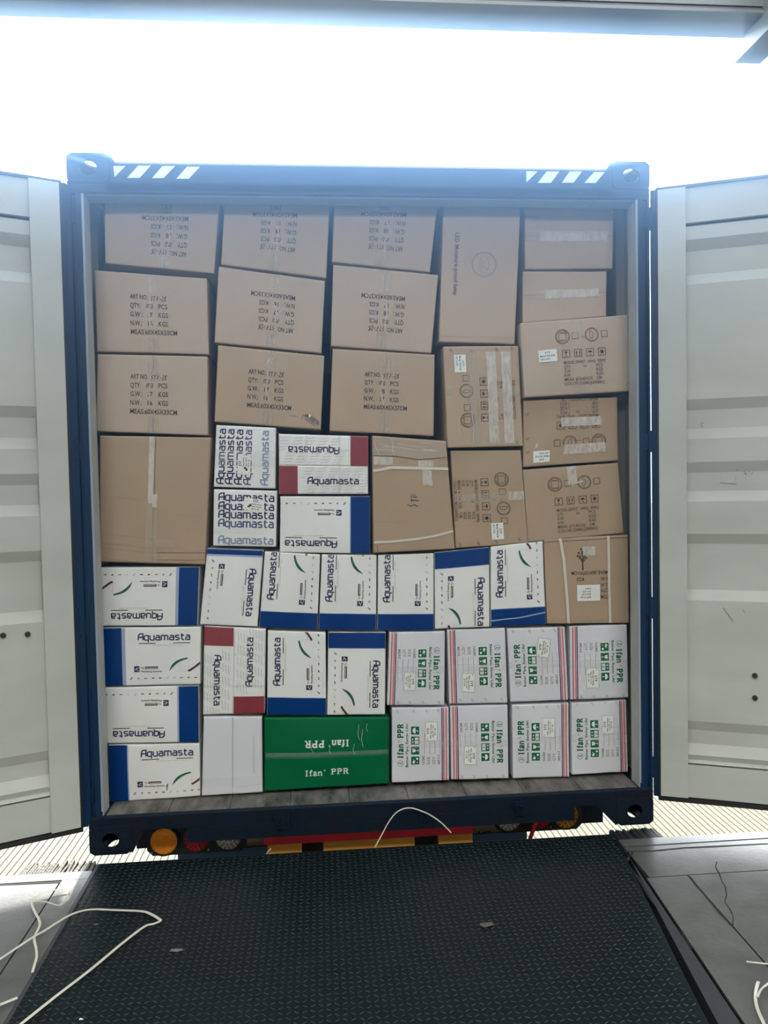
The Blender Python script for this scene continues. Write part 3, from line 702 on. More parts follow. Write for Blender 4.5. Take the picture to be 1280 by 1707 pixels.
def d_art(f, dim='33', gw='17', nw='16', a=55, b=41, ink='dark', k=1.0, tape='v'):
    L = 14.6 * k
    f.text(ink, 'ART NO.:', a, b, 8 * k, 31 * k); scribble(f, ink, a + 35 * k, b + 1, 8)
    f.text(ink, 'QTY:', a, b + L, 8 * k, 17 * k); f.text(ink, '/00', a + 26 * k, b + L, 8 * k, 12 * k); f.text(ink, 'PCS', a + 47 * k, b + L, 8 * k, 15 * k)
    f.text(ink, 'G.W.:', a, b + 2 * L, 8 * k, 20 * k); f.text(ink, gw, a + 29 * k, b + 2 * L, 8 * k, 8 * k); f.text(ink, 'KGS', a + 47 * k, b + 2 * L, 8 * k, 16 * k)
    f.text(ink, 'N.W.:', a, b + 3 * L, 8 * k, 19 * k); f.text(ink, nw, a + 29 * k, b + 3 * L, 8 * k, 8 * k); f.text(ink, 'KGS', a + 47 * k, b + 3 * L, 8 * k, 16 * k)
    f.text(ink, 'MEAS:60X45X%sCM' % dim, a, b + 4 * L, 8 * k, 78 * k)
    m = a + 38 * k
    f.line('seam', [(m, 0), (m, b - 14)], .5); f.line('seam', [(m, b + 4 * L + 5), (m, f.B)], .5)
    f.rect('tape', m - 9, 0, m + 9, b - 6, .0022); f.rect('tape', m - 9, b + 4 * L + 4, m + 9, f.B, .0022)
    r = f.rnd
    f.line('wrinkle_glint', [(m - 6 + r.uniform(-3, 3), b - 8), (m - 4, b + 8), (m - 9 + r.uniform(-2, 4), b + 22), (m + r.uniform(-3, 3), b + 46)], 2.0, .0024)
    for _ in range(5):
        aa = m + r.uniform(-8, 8); bb = r.uniform(2, b - 12); f.line('wrinkle_glint', [(aa, bb), (aa + r.uniform(-2, 2), bb + r.uniform(6, 14))], r.uniform(.5, 1.1), .0026)
        bb = f.B - r.uniform(6, 18); f.line('wrinkle_glint', [(aa, bb), (aa + r.uniform(-2, 2), bb + 6)], r.uniform(.4, .9), .0026)
def d_led(f, a=0, b=0, ink='mark', sticker=None, tape=None):
    f.arc(ink, a + 51, b + 25, 11.7, 1.1); f.arc(ink, a + 51, b + 25, 10, .5); f.line(ink, [(a + 45, b + 19), (a + 57, b + 19), (a + 57, b + 31), (a + 45, b + 31), (a + 45, b + 19)], .8)
    f.arc(ink, a + 51, b + 16.5, 4, .6, 0, 3.1, 8, ry=2); f.arc(ink, a + 51, b + 33.5, 4, .6, 3.2, 6.2, 8, ry=2)
    for x in (72, 121): f.line(ink, [(a + x - 5, b + 20), (a + x + 5, b + 20), (a + x + 5, b + 30), (a + x - 5, b + 30), (a + x - 5, b + 19.6)], .9)
    f.arc(ink, a + 100, b + 25, 11, 1.0); f.arc(ink, a + 100, b + 25, 9.6, .4); f.line(ink, [(a + 97, b + 18), (a + 97, b + 32)], .7); f.arc(ink, a + 97, b + 25, 5, .7, -1.57, 1.57, 8, ry=7); f.line(ink, [(a + 81, b + 27), (a + 89, b + 28)], .6)
    for i, x in enumerate((55, 75, 95, 115)):
        A_, B_ = a + x, b + 54; f.line(ink, [(A_ - 6, B_ - 6), (A_ + 6, B_ - 6), (A_ + 6, B_ + 6), (A_ - 6, B_ + 6), (A_ - 6, B_ - 6.4)], 1.0)
        if i == 0: f.poly('dark', [(A_ - 3, B_ - 4), (A_ + 3, B_ - 4), (A_, B_ + 1)]); f.line('dark', [(A_, B_), (A_, B_ + 4)], .8); f.line('dark', [(A_ - 2, B_ + 4), (A_ + 2, B_ + 4)], .8)
        if i == 1:
            for q in (-2.5, 2.5): f.line('dark', [(A_ + q, B_ + 3), (A_ + q, B_ - 2)], 1.3); f.poly('dark', [(A_ + q - 1.6, B_ - 1), (A_ + q + 1.6, B_ - 1), (A_ + q, B_ - 4)])
            f.line('dark', [(A_ - 4, B_ + 4.2), (A_ + 4, B_ + 4.2)], .7)
        if i == 2: f.poly('dark', [(A_ - 4, B_), (A_ - 2, B_ - 3), (A_ + 2, B_ - 3), (A_ + 4, B_)]); f.line('dark', [(A_, B_), (A_, B_ + 4), (A_ + 1.5, B_ + 4)], .8)
        if i == 3:
            f.disc('dark', A_, B_, 2.6, 8)
            for q in range(6): f.line('dark', [(A_, B_), (A_ + 4.2 * math.cos(q), B_ + 4.2 * math.sin(q))], 1)
    y = b + 71
    f.text(ink, 'MODEL:20W(7  14W()  50W()', a + 51, y, 5, 70)
    for n, (l, r) in enumerate((('QTY:', 'PCS'), ('G.W.', 'KGS'), ('N.W.', 'KGS'))): f.text(ink, l, a + 51, y + 7 * (n + 1), 5, 11); f.text(ink, r, a + 104, y + 7 * (n + 1), 5, 11)
    f.text(ink, '10', a + 83, y + 7, 4, 5)
    f.text(ink, 'MEAS: 67X45X35', a + 51, y + 28, 5, 46); f.text(ink, 'CM', a + 104, y + 28, 5, 8); f.text(ink, 'COLOR:2200K()3000K()', a + 51, y + 35, 5, 66)
def staples(f, pts, ink='dark'):
    for a, b in pts:
        f.line(ink, [(a - 2.5, b + 2), (a + .5, b - 2)], .8); f.line(ink, [(a + .5, b + 2), (a + 3.5, b - 2)], .8)
def sticker(f, a0, b0, a1, b1, kind='stf', rot=0.0, flip=0, sk='label'):
    """paper label; flip: 0 upright, 1 turned over, 2 reads the other quarter"""
    ca, cb = (a0 + a1) / 2, (b0 + b1) / 2; ha, hb = (a1 - a0) / 2, (b1 - b0) / 2; c, s = math.cos(rot), math.sin(rot)
    R_ = lambda x, y: (ca + x * c - y * s, cb + x * s + y * c)
    f.uid += 1
    nx_, ny_ = max(2, int(ha / 3)), max(2, int(hb / 3))
    for i in range(nx_):
        for j in range(ny_):
            xa_, xb_ = -ha + 2 * ha * i / nx_, -ha + 2 * ha * (i + 1) / nx_; ya_, yb_ = -hb + 2 * hb * j / ny_, -hb + 2 * hb * (j + 1) / ny_
            f.poly('label', [R_(xa_, ya_), R_(xb_, ya_), R_(xb_, yb_), R_(xa_, yb_)], .0018)
    rt = rot + (math.pi if flip == 1 else 0)
    c2, s2 = math.cos(rt), math.sin(rt); R2 = lambda x, y: (ca + x * c2 - y * s2, cb + x * s2 + y * c2)
    def tx(t, x, y, h, w_): p = R2(x, y); f.text('dark', t, p[0], p[1], h, w_, off=.0024, rot=rt)
    if kind == 'stf':
        tx('STF', -ha * .25, -hb * .35, hb * .38, ha * .62); tx('No.', -ha * .92, -hb * .6, hb * .16, ha * .2); tx('PPR pipe fitting', -ha * .75, hb * .02, hb * .22, ha * 1.5); tx('Size 25 x 1/2', -ha * .6, hb * .38, hb * .22, ha * 1.2); tx('QTY: 100', -ha * .45, hb * .74, hb * .2, ha * .8)
    elif kind == 'small':
        tx('STF', -ha * .3, -hb * .35, hb * .32, ha * .6); tx('Model: WL23-28', -ha * .85, hb * .15, hb * .3, ha * 1.6); tx('QTY: 10 PCS', -ha * .85, hb * .7, hb * .28, ha * 1.1)
    elif kind == 'round':
        tx('STF', -ha * .1, -hb * .4, hb * .42, ha * .5); tx('fitting 20mm', -ha * .2, 0, hb * .2, ha); tx('Size: 20/25', -ha * .2, hb * .4, hb * .2, ha); tx('QTY: 90', -ha * .2, hb * .8, hb * .2, ha * .8)
        q = R2(-ha * .45, hb * .35); f.disc('dark', q[0], q[1], 2.4, 10, .0026); q = R2(-ha * .3, hb * .15); f.disc('dark', q[0], q[1], 2.0, 10, .0026); q = R2(-ha * .5, hb * .2); f.disc('label', q[0], q[1], .9, 8, .0030)
    elif kind == 'lines':
        for i, (t, w_) in enumerate((('MODEL NO. 1660', .9), ('SIZE 66 X 107', .8), ('QTY 1 PCS', .7), ('DATE 08.12', .5))): tx(t, -ha * .2, -hb * .45 + i * hb * .36, hb * .2, ha * w_)
def d_ifan(f, lab=(70, 56, 102, 76), rot=0.0, flip=0, handles=118, lab2=None):
    ka, kb = f.A / 126, f.B / 96
    X = lambda v: v * ka; Y = lambda v: v * kb
    f.arc('green', X(32), Y(14), 4.6, .55, n=16); f.line('green', [(X(32), Y(10.5)), (X(33), Y(13)), (X(31.5), Y(15.5)), (X(34), Y(17))], 1.0)
    f.serif('green', 'Ifan', X(41), Y(19), 9.6, X(25)); f.text('grey', '®', X(68.5), Y(13.5), 3.5, 3)
    f.serif('green', 'PPR', X(75), Y(19), 9.6, X(25))
    f.text('green', 'Better Pipe, Better Life!', X(26), Y(27), 4.4, X(73))
    for i, a in enumerate((30, 47, 64, 81)):
        a0, a1, b0, b1 = X(a), X(a + 13.6), Y(32), Y(45.6); ca, cb = (a0 + a1) / 2, (b0 + b1) / 2
        if i == 2:
            f.line('green', [(a0, b0 + .6), (a1 - .6, b0 + .6), (a1 - .6, b1 - .6), (a0 + .6, b1 - .6), (a0 + .6, b0)], 1.3)
            f.rect('green', a0, b0, a1, cb - .6); f.disc('white', ca - 2.5, cb - 4, 1.2, 8, .0016); f.disc('white', ca + 2.5, cb - 4, 1.2, 8, .0016); f.line('green', [(ca, cb), (ca, b1)], .9)
        else:
            f.rect('green', a0, b0, a1, b1)
            if i == 0: f.disc('white', ca - 2.6, cb - 2.6, 2.2, 9, .0016); f.disc('white', ca + 3, cb + 3.2, 1.9, 9, .0016); f.line('white', [(ca - 1, cb), (ca + 2, cb - 4)], .7, .0016); f.disc('white', ca - 3, cb + 3.5, .9, 6, .0016)
            if i == 1: f.poly('white', [(ca - 3.4, cb - 4.5), (ca + 3.4, cb - 4.5), (ca + 2.2, cb + .4), (ca - 2.2, cb + .4)], .0016); f.line('white', [(ca, cb), (ca, cb + 5)], .8, .0016); f.line('white', [(ca - 2, cb + 5), (ca + 2, cb + 5)], .7, .0016)
            if i == 3: f.poly('white', [(ca - 5, cb + .5), (ca - 3.4, cb - 3.2), (ca, cb - 4.6), (ca + 3.4, cb - 3.2), (ca + 5, cb + .5)], .0016); f.line('white', [(ca, cb), (ca, cb + 4), (ca - 2, cb + 4.4)], .9, .0016)
    for n, (t, b) in enumerate((('NAME', 54.5), ('SIZE', 63), ('QTY', 72), ('MEAS', 80.5))):
        f.text('grey', t, X(29), Y(b), 4.2, X(16 if n in (0, 3) else 13)); f.line('faint', [(X(47), Y(b)), (X(84), Y(b))], .5)
    sticker(f, X(lab[0]), Y(lab[1]), X(lab[2]), Y(lab[3]), 'stf', rot, flip)
    a0, b0, a1, b1 = X(lab[0]), Y(lab[1]), X(lab[2]), Y(lab[3]); c, s = math.cos(rot), math.sin(rot); ca, cb, ha, hb = (a0 + a1) / 2, (b0 + b1) / 2, (a1 - a0) / 2, (b1 - b0) / 2
    f.line('grey', [(ca + x * c - y * s, cb + x * s + y * c) for x, y in ((-ha, -hb), (ha, -hb), (ha, hb), (-ha, hb), (-ha, -hb))], .4, .0024)
    f.rect('violet', 0, Y(83.4), f.A, Y(85.0)); f.rect('pink', 0, Y(86), f.A, Y(92.4), .0006); f.rect('stripe', 0, Y(86), f.A, Y(87.5)); f.rect('stripe', 0, Y(90.8), f.A, Y(92.2))
    for b in (9, 36, 58, 78): 
        a = handles; f.line('grey', [(a - 2.4, Y(b) + 2), (a + .6, Y(b) - 2)], .7); f.line('grey', [(a, Y(b) + 2.4), (a + 3, Y(b) - 1.6)], .7)
    f.rect('tapew', f.A * .46, 0, f.A * .56, f.B, .0028)
def d_red(f, seam):
    """two flaps meeting at b=seam: upper printed upside down with its maroon end at the right, lower upright with maroon at the left"""
    A, B = f.A, f.B; r = f.rnd
    f.rect('red', A - 30, 0, A, seam - .8, .0008); f.rect('red', 0, seam + .8, 31, B, .0008)
    for bb in range(3, int(B), 5):
        for aa in range(-4, int(A), 21):
            a = aa + (bb * 3) % 17; b = bb + 2
            up = b < seam
            if up and a + 16 > A - 31: continue
            if not up and a < 33: continue
            if abs(b - seam) < 3: continue
            f.line('pale', [(a, b + 1.6), (a + 5, b + .9), (a + 9, b + 1.0), (a + 15, b - .4)], .75, .0010); f.line('pale', [(a + 3, b - .4), (a + 3.6, b + 1.5)], .5, .0010); f.line('pale', [(a + 10, b - 1), (a + 10.6, b + .8)], .5, .0010)
    # upper flap text upside down
    k = f.A / 149
    cx, cy = 16 * k + 85 * k, seam - 20 - 10.5 / 2 - 2
    f.aqua('navy', A - 49 * k, seam * .50 - 5, 10.5, 84 * k, wt=.19, rot=math.pi)
    f.aqua('navy', 48 * k, seam + (B - seam) * .55 + 4, 10.5, 85 * k, wt=.19)
    f.rect('tapew', A * .29, 0, A * .32, seam, .0024); f.rect('tapew', A * .66, 0, A * .69, B, .0024)
def strap_band(f, pts, w=4.0):
    f.uid += 1; f.line('strap', pts, w, .0045)

CARTONS = []
def carton(quad, k, design, m, label, dy=0.0, depth=0.42, bulge=0.004, flaps=None, group=None, name='carton', seed=None):
    idx = len(CARTONS); Y = FY + dy
    f = Face(quad, k, Y, bulge, idx + 1)
    c = (f.Q[2] + f.Q[3]) / 2
    if not group: group = 'plain brown and printed brown cartons stacked in the container' if 'brown' in label.split('carton')[0] else ('white cartons with a blue panel' if 'blue' in label else None)
    root = empty(name, (c[0], c[1], min(f.Q[2][2], f.Q[3][2]))); tag(root, label, 'box', group)
    if flaps:
        body_mesh(f, m, root, depth)
        for fl_ in flaps: body_mesh(f, m, root, depth, fl_, 0.0045, 'flap')
        f.base = 0.0045
    else: body_mesh(f, m, root, depth)
    if design: design(f)
    lab = None; cnt = {}
    for (ink, off, uid) in sorted(f.pr, key=lambda q: (q[1], q[2])):
        V, Fc = f.pr[(ink, off, uid)]
        if not Fc: continue
        if ink in M_BY: nm = {'tape': 'packing_tape', 'tape_glare': 'packing_tape', 'tapew': 'packing_tape', 'label': 'shipping_label', 'strap': 'strapping_band'}[ink]; mm = M_BY[ink]
        else: nm = NAMES.get(ink, 'printed_text'); mm = INK[ink]
        par = root
        if off >= .0024 and ink == 'dark' and lab: par = lab; nm = 'label_text'
        o = new_obj(nm, V, Fc, mm, par)
        if ink == 'label' and lab is None: lab = o
        if ink == 'label' and lab is not o: pass
    CARTONS.append(root); return root

# ================================================================== THE CARTONS
B0, B1, B2 = M_BROWN
G1 = 'plain brown cartons in the three left columns of the top rows'
# top row, behind the header
def a1(f): d_art(f, '37', '18', '17', a=49, b=30, k=.98)
carton([(173, 331), (366, 332), (357, 456), (175, 439)], 180, a1, B0, 'brown carton with upside-down print, far left of the top row')
carton([(374, 332), (550, 332), (544, 464), (368, 441)], 180, lambda f: d_art(f, '37', '18', '17', a=54, b=42, k=.95), B0, 'brown carton with upside-down print, second from the left in the top row')
carton([(557, 332), (730, 333), (717, 454), (553, 437)], 180, lambda f: d_art(f, '37', '18', '17', a=50, b=36, k=.95), B0, 'brown carton with upside-down print, third from the left in the top row')
def a4(f):
    f.text('grey', 'LED Moisture-proof lamp', 58, f.B - 27, 6, 103); f.arc('grey', 108, f.B - 76, 20, 1.4, n=32); f.arc('faint', 108, f.B - 76, 13, .6, n=24, ry=8)
    f.line('faint', [(100, f.B - 80), (112, f.B - 70), (116, f.B - 84)], .8)
    f.line('crease', [(f.A - 10, 0), (f.A - 8, f.B)], .6)
def rotk(f, k):    # switch design frame of a face
    f.k = k; f.A, f.B = (f.W, f.H) if k in (0, 180) else (f.H, f.W)
def a4d(f):
    H = f.H
    f.text('mark', 'LED Moisture-proof lamp', 56, f.B - 21, 7.0, 105); f.arc('grey', 108, 57, 20, 1.6, n=32); f.arc('faint', 108, 57, 13, .6, n=24, ry=8)
    f.line('faint', [(100, 53), (112, 63), (116, 49)], .8)
    f.line('crease', [(f.A - 10, 0), (f.A - 9, f.B)], .5)
carton([(739, 332), (868, 333), (858, 574), (732, 570)], 'down', a4d, B0, 'tall brown carton with a printed circle, fourth from the left in the top row')
def a5(f):
    m = f.H * .53
    f.rect('tape_glare', 24, m - 8, f.A - 10, m + 8, .0022); f.line('seam', [(0, m), (f.A, m)], .5); f.rect('tape', 0, m - 8, 26, m + 8, .0022)
carton([(876, 330), (1027, 330), (1024, 446), (877, 447)], 0, a5, B0, 'plain brown carton with one level tape strip, at the right end of the top row', dy=.02)
def b5(f):
    m = f.H * .47
    f.rect('tape_glare', 36, m - 7, f.A - 14, m + 7, .0022); f.line('seam', [(0, m), (f.A, m)], .5); f.rect('tape', 0, m - 7, 38, m + 7, .0022)
carton([(873, 450), (1014, 450), (1014, 526), (873, 537)], 0, b5, B0, 'small plain brown carton with a level tape strip, right column, second from the top', dy=.02)
# second and third rows
carton([(157, 450), (345, 464), (348, 591), (161, 586)], 0, lambda f: d_art(f, '33', a=58, b=43), B0, 'brown carton with upright print, leftmost of the second row')
carton([(162, 590), (346, 594), (347, 726), (160, 719)], 0, lambda f: d_art(f, '33', a=56, b=40), B0, 'brown carton with upright print, leftmost of the third row')
carton([(364, 444), (542, 468), (536, 589), (357, 571)], 180, lambda f: d_art(f, '33', a=49, b=36, k=.95), B0, 'brown carton with upside-down print, second from the left in the second row')
def c2(f):
    d_art(f, '33', '17', '16', a=53, b=42, k=.95)
    A, B = f.A, f.B
    f.poly('torn', [(A - 30, B - 22), (A - 20, B - 26), (A - 4, B - 14), (A - 3, B - 6), (A - 14, B - 10)], .0020)
    f.poly('label', [(A - 22, B - 26), (A - 17, B - 22), (A - 21, B - 18)], .003)
    f.line('seam', [(A - 33, B - 14), (A - 31, B - 24)], .7); f.line('seam', [(A - 55, B - 19), (A - 40, B - 19)], .5); f.line('seam', [(A - 28, B - 16), (A - 10, B - 5)], .9)
carton([(363, 575), (541, 593), (535, 716), (357, 703)], 0, c2, B1, 'brown carton with a torn lower right corner, second from the left in the third row')
carton([(555, 441), (731, 458), (719, 589), (551, 577)], 180, lambda f: d_art(f, '37', '18', '17', a=52, b=37, k=.93), B0, 'brown carton with upside-down print, third from the left in the second row')
carton([(554, 581), (725, 591), (723, 727), (549, 718)], 0, lambda f: d_art(f, '37', '18', '17', a=55, b=43, k=.92), B1, 'brown carton with upright print, third from the left in the third row')
# fourth column
def d4(f):
    d_led(f, a=-14 + 8, b=10, sticker=None)
    B, A = f.B, f.A
    for b0, b1, mm in ((38, 55, 'tape'), (70, 86, 'tape_glare'), (95, 111, 'tape_glare')): f.rect(mm, 6, b0, A - 10, b1, .0022)
    f.rect('tape', A * .52, 0, A * .60, 10, .0030); f.rect('tape', A * .50, B - 14, A * .60, B, .0030)
    for b_, a0, a1 in ((19, 8, 50), (43, 6, 60), (75, 4, 48), (73, 60, 72), (101, 40, 80)): f.line('wrinkle_glint', [(a0, b_), ((a0 + a1) / 2, b_ + 1.5), (a1, b_ - 1)], 1.2, .0032)
    sticker(f, A - 43, 17, A - 14, 36, 'small', flip=1)
    staples(f, [(A - 7, 12), (A - 9, 46), (A - 6, 88), (A - 5, 114), (5, 116)])
carton([(738, 578), (863, 577), (871, 744), (745, 747)], 'up', d4, B1, 'brown carton with three upright bands of shiny tape, fourth column', dy=-.012)
def e4(f):
    d_led(f, a=-2, b=12)
    A, B = f.A, f.B
    f.rect('tape_glare', A * .44, 0, A * .53, 28, .0022); f.rect('tape', A * .44, 28, A * .53, B, .0020)
    sticker(f, A - 38, B - 84 + 4, A - 10, B - 64 + 4, 'small')
    staples(f, [(A - 6, 52), (A - 6, 82), (A - 5, B - 8), (A - 8, 14)])
carton([(751, 751), (868, 750), (881, 906), (759, 914)], 'down', e4, B2, 'brown carton with sideways printed symbols and a white sticker near its bottom edge')
# fifth column
def d5(f):
    d_led(f, a=16, b=3)
    sticker(f, 26, 48, 56, 68, 'small', rot=-.03)
    f.rect('tape', f.A * .46, 0, f.A * .56, 30, .0022); f.rect('tape', f.A * .46, f.B - 22, f.A * .56, f.B, .0022)
    staples(f, [(f.A - 8, f.B - 12)])
carton([(864, 541), (1043, 527), (1051, 653), (871, 664)], 0, d5, B0, 'bulging brown carton with ring symbols and a sticker at its left, jutting right', dy=-.03, bulge=.008)
def e5(f):
    d_led(f, a=-24 + 6, b=11)
    A, B = f.A, f.B
    f.rect('tape_glare', 28, B - 46, 96, B - 31, .0026); f.rect('tape_glare', 22, 17, 92, 33, .0026)
    f.line('wrinkle_glint', [(A - 20, 30), (A - 23, 38)], 3, .003)
    sticker(f, A - 43, 6, A - 16, 25, 'small')
    f.line('seam', [(A * .52, B - 30), (A * .52, B)], .5)
    staples(f, [(A - 8, 24), (A - 8, 46), (A - 7, 86)])
carton([(872, 667), (1029, 662), (1031, 768), (872, 779)], 180, e5, B2, 'brown carton with upside-down symbols and two bright tape patches, right column')
def f5(f):
    d_led(f, a=0, b=3)
    f.rect('tape_glare', 73, 0, 88, 30, .0022); f.line('wrinkle_glint', [(78, 30), (98, 26)], 3, .0024)
carton([(871, 783), (1031, 771), (1040, 889), (880, 904)], 0, f5, B2, 'brown carton with upright ring symbols, right column above the strapped carton', bulge=.006)
def gg(f):
    A, B = f.A, f.B
    k = 'dark'
    for t, y in (('ITEM:', 47), ('QTY:', 58), ('G.W.', 67.5), ('N.W.:', 77.5)): f.text(k, t, 35, y, 6, 14)
    f.text(k, 'KGS', 76, 77.5, 6, 12); f.text(k, 'MEAS: 66X107X+CM', 35, 88, 6, 61)
    sticker(f, 49, 38, 88, 65, 'lines')
    ca, cb = 77, 90
    f.line('mark', [(ca, cb), (ca + .5, cb + 19)], 3.2, w2=1.6)
    for dx, dy in ((-6, 20), (5, 22), (0, 30), (-7, 28), (6, 29), (2, 35), (-3, 24), (-4, 33), (8, 24)): f.line('mark', [(ca, cb + 12), (ca + dx * .6, cb + dy * .8), (ca + dx, cb + dy)], 1.0); f.disc('mark', ca + dx, cb + dy, 1.9, 6)
    f.rect('tape_glare', 56, 114, 76, 129, .003)
    strap_band(f, [(33, 0), (34, 60), (33.5, f.B)], 4.2); strap_band(f, [(104, 0), (106, 60), (108, 110), (112, 140), (113, f.B)], 4.6)
    f.line('seam', [(0, B - 4), (60, B - 5), (A, B - 6)], .9); f.line('crease', [(0, 5), (A, 6)], .7)
carton([(906, 898), (1047, 891), (1049, 1039), (912, 1040)], 180, gg, B2, 'brown carton with two upright cream straps and a white paper label')
# large plain cartons
def d1(f):
    A, B = f.A, f.B
    f.rect('tape_glare', 81, 0, 90, 112, .0026); f.rect('tape', 78, 108, 98, 172, .0026); f.rect('tape_glare', 89, 96, 97, 118, .0030); f.rect('tape', 78, 170, 98, B, .0026); f.rect('tape', 92, 172, 130, 184, .0030)
    for y, w_ in ((165, .9), (181, .9), (189, 1.1), (102, .5)): f.line('crease', [(0, y), (40, y + 1), (A * .49, y + 6)], w_, .0012)
    for y in (194, 206): f.line('seam', [(A * .5, y), (A, y - 2)], .7, .0012)
    f.line('crease', [(0, 205), (A * .5, 212)], .9); f.line('crease', [(120, 130), (172, 130)], .5)
carton([(166, 726), (352, 729), (342, 942), (165, 937)], 0, d1, B2, 'large plain brown carton with an upright shiny tape seam, left column', bulge=.003,
       flaps=[(.004, .004, .494, .996), (.504, .004, .996, .996)])
def kk(f):
    A, B = f.A, f.B
    f.rect('tape', 0, 4, A, 32, .0018); f.rect('tape_glare', 2, 33, 34, 46, .0024); f.rect('tape_glare', 78, 36, 104, 46, .0024); f.rect('tape_glare', 84, 50, 100, 78, .0024)
    for _ in range(16):
        a = f.rnd.uniform(5, A - 40); b = f.rnd.uniform(6, 30); f.line('wrinkle_glint', [(a, b), (a + f.rnd.uniform(15, 35), b + f.rnd.uniform(-1, 4))], f.rnd.uniform(.4, 1.0), .0026)
    f.line('wrinkle_glint', [(34, 4), (36, 12), (34, 20), (37, 30)], 1.4, .0026); f.line('wrinkle_glint', [(4, 8), (6, 20), (12, 30)], 1.1, .0026)
    f.line('seam', [(0, 32), (40, 31), (80, 35), (A, 28)], 1.0, .0028)
    strap_band(f, [(0, 56), (12, 54.5), (30, 50), (60, 49.5), (A, 48.5)], 4.6); strap_band(f, [(0, 171), (28, 171), (70, 168), (100, 164), (A, 157)], 4.2)
    # handwritten STF, turned a quarter
    f.line('dark', [(56, 110), (62, 113), (68, 110.5), (74, 114)], 1.2); f.line('dark', [(62, 113), (60, 112)], 1)
    f.line('dark', [(62, 103), (76, 104)], 1.2); f.line('dark', [(63, 100), (64.5, 106)], 1.2)
    f.line('dark', [(62, 94), (64, 99)], 1.0); f.line('dark', [(66, 92), (67, 98.5), (74, 98)], 1.1); f.line('dark', [(70, 93), (70.5, 98)], 1.0)
    for y in (86, 122, 138, 186): f.line('crease', [(f.rnd.uniform(0, 40), y), (f.rnd.uniform(50, A), y + 1)], .5)
    f.line('seam', [(6, 176), (7, B)], .8)
carton([(620, 726), (743, 735), (758, 915), (622, 922)], 0, kk, B2, 'tall brown carton with two level cream straps and crumpled tape on top', bulge=.008, dy=-.01)
# white cartons with repeated wordmark
def h1(f):
    for n, (b, ink) in enumerate(((16, 'navy'), (30.5, 'navy'), (45.5, 'navy'), (60.5, 'fade1'), (89, 'fade2'))): f.aqua(ink, 6, b, 11.5, 91, wt=.19)
    sticker(f, 22, 38, 54, 60, 'round'); f.rect('tapew', f.A * .35, 0, f.A * .62, f.B, .003)
carton([(360, 708), (460, 713), (459, 815), (356, 812)], 'up', h1, M_WHITE, 'white carton with five sideways rows of navy lettering')
def h2(f):
    for n, (b, ink) in enumerate(((18, 'navy'), (33, 'navy'), (47, 'navy'), (62, 'fade1'), (90, 'fade2'))): f.aqua(ink, 9, b, 12.0, 92, wt=.19)
    sticker(f, 50, 14, 84, 34, 'round', rot=.12); f.rect('tapew', 0, f.B * .68, f.A, f.B * .78, .003)
carton([(356, 815), (462, 818), (460, 912), (355, 910)], 0, h2, M_WHITE, 'white carton with five level rows of navy lettering')
carton([(464, 723), (614, 727), (614, 824), (465, 824)], 0, lambda f: d_red(f, f.B * .52), M_WHITE, 'white carton with maroon ends on two level flaps, beneath the brown rows', flaps=[(.003, .003, .997, .514), (.003, .526, .997, .997)])
carton([(467, 827), (617, 827), (617, 923), (466, 921)], 180, lambda f: d_aqua(f, 34, 0, 1.5), M_WHITE, 'white carton with a blue right end, just below the maroon-ended flaps')
# left column of white and blue cartons
carton([(167, 946), (332, 945), (329, 1043), (168, 1044)], 180, lambda f: d_aqua(f, 38, 1, 5), M_WHITE, 'white carton with a shiny blue right end, topmost white one at the far left', dy=.004)
carton([(170, 1047), (335, 1045), (334, 1141), (174, 1144)], 0, lambda f: d_aqua(f, 37, 1, 6), M_WHITE, 'white carton with a blue left end, second white one down at the far left')
carton([(175, 1146), (331, 1143), (332, 1237), (177, 1240)], 180, lambda f: d_aqua(f, 36, 0, 3), M_WHITE, 'white carton with a dark blue right end, second from the floor at the far left')
def l4(f):
    d_aqua(f, 33, 1, 2); f.line('dark', [(f.A - 57, 72), (f.A - 54, 66), (f.A - 56, 78)], 1.2)
carton([(180, 1242), (333, 1239), (334, 1327), (183, 1338)], 0, l4, M_WHITE, 'white carton with a dark blue left end, on the floor at the far left')
# sixth row
carton([(345, 914), (439, 917), (429, 1045), (333, 1041)], 'down', lambda f: d_aqua(f, 12, 0, 3), M_WHITE, 'white carton with a narrow blue top band, reading downwards, under the repeated lettering')
carton([(441, 919), (534, 924), (529, 1050), (432, 1046)], 'up', lambda f: d_aqua(f, 28, 1, 1), M_WHITE, 'white carton with blue foot and green pipe, second from left of the sideways row')
carton([(536, 924), (628, 925), (627, 1051), (531, 1050)], 'up', lambda f: d_aqua(f, 28, 1, 1), M_WHITE, 'white carton with blue foot and green pipe, third from left of the sideways row')
carton([(630, 925), (723, 922), (723, 1051), (629, 1051)], 'up', lambda f: d_aqua(f, 28, 0, 1), M_WHITE, 'white carton with a blue foot and no pipe print, middle of the sideways row')
carton([(724, 921), (816, 912), (816, 1045), (725, 1049)], 'down', lambda f: d_aqua(f, 29, 1, 1), M_WHITE, 'white carton with a blue head band, reading downwards, beside the middle of its row')
def m6(f):
    d_aqua(f, 30, 1, 1); f.line('sky', [(10, 0), (13, 45), (20, f.B)], 2.0, .0014)
carton([(818, 911), (905, 902), (910, 1041), (818, 1045)], 'up', m6, M_WHITE, 'white carton with a scuffed blue foot, immediately left of the strapped carton')
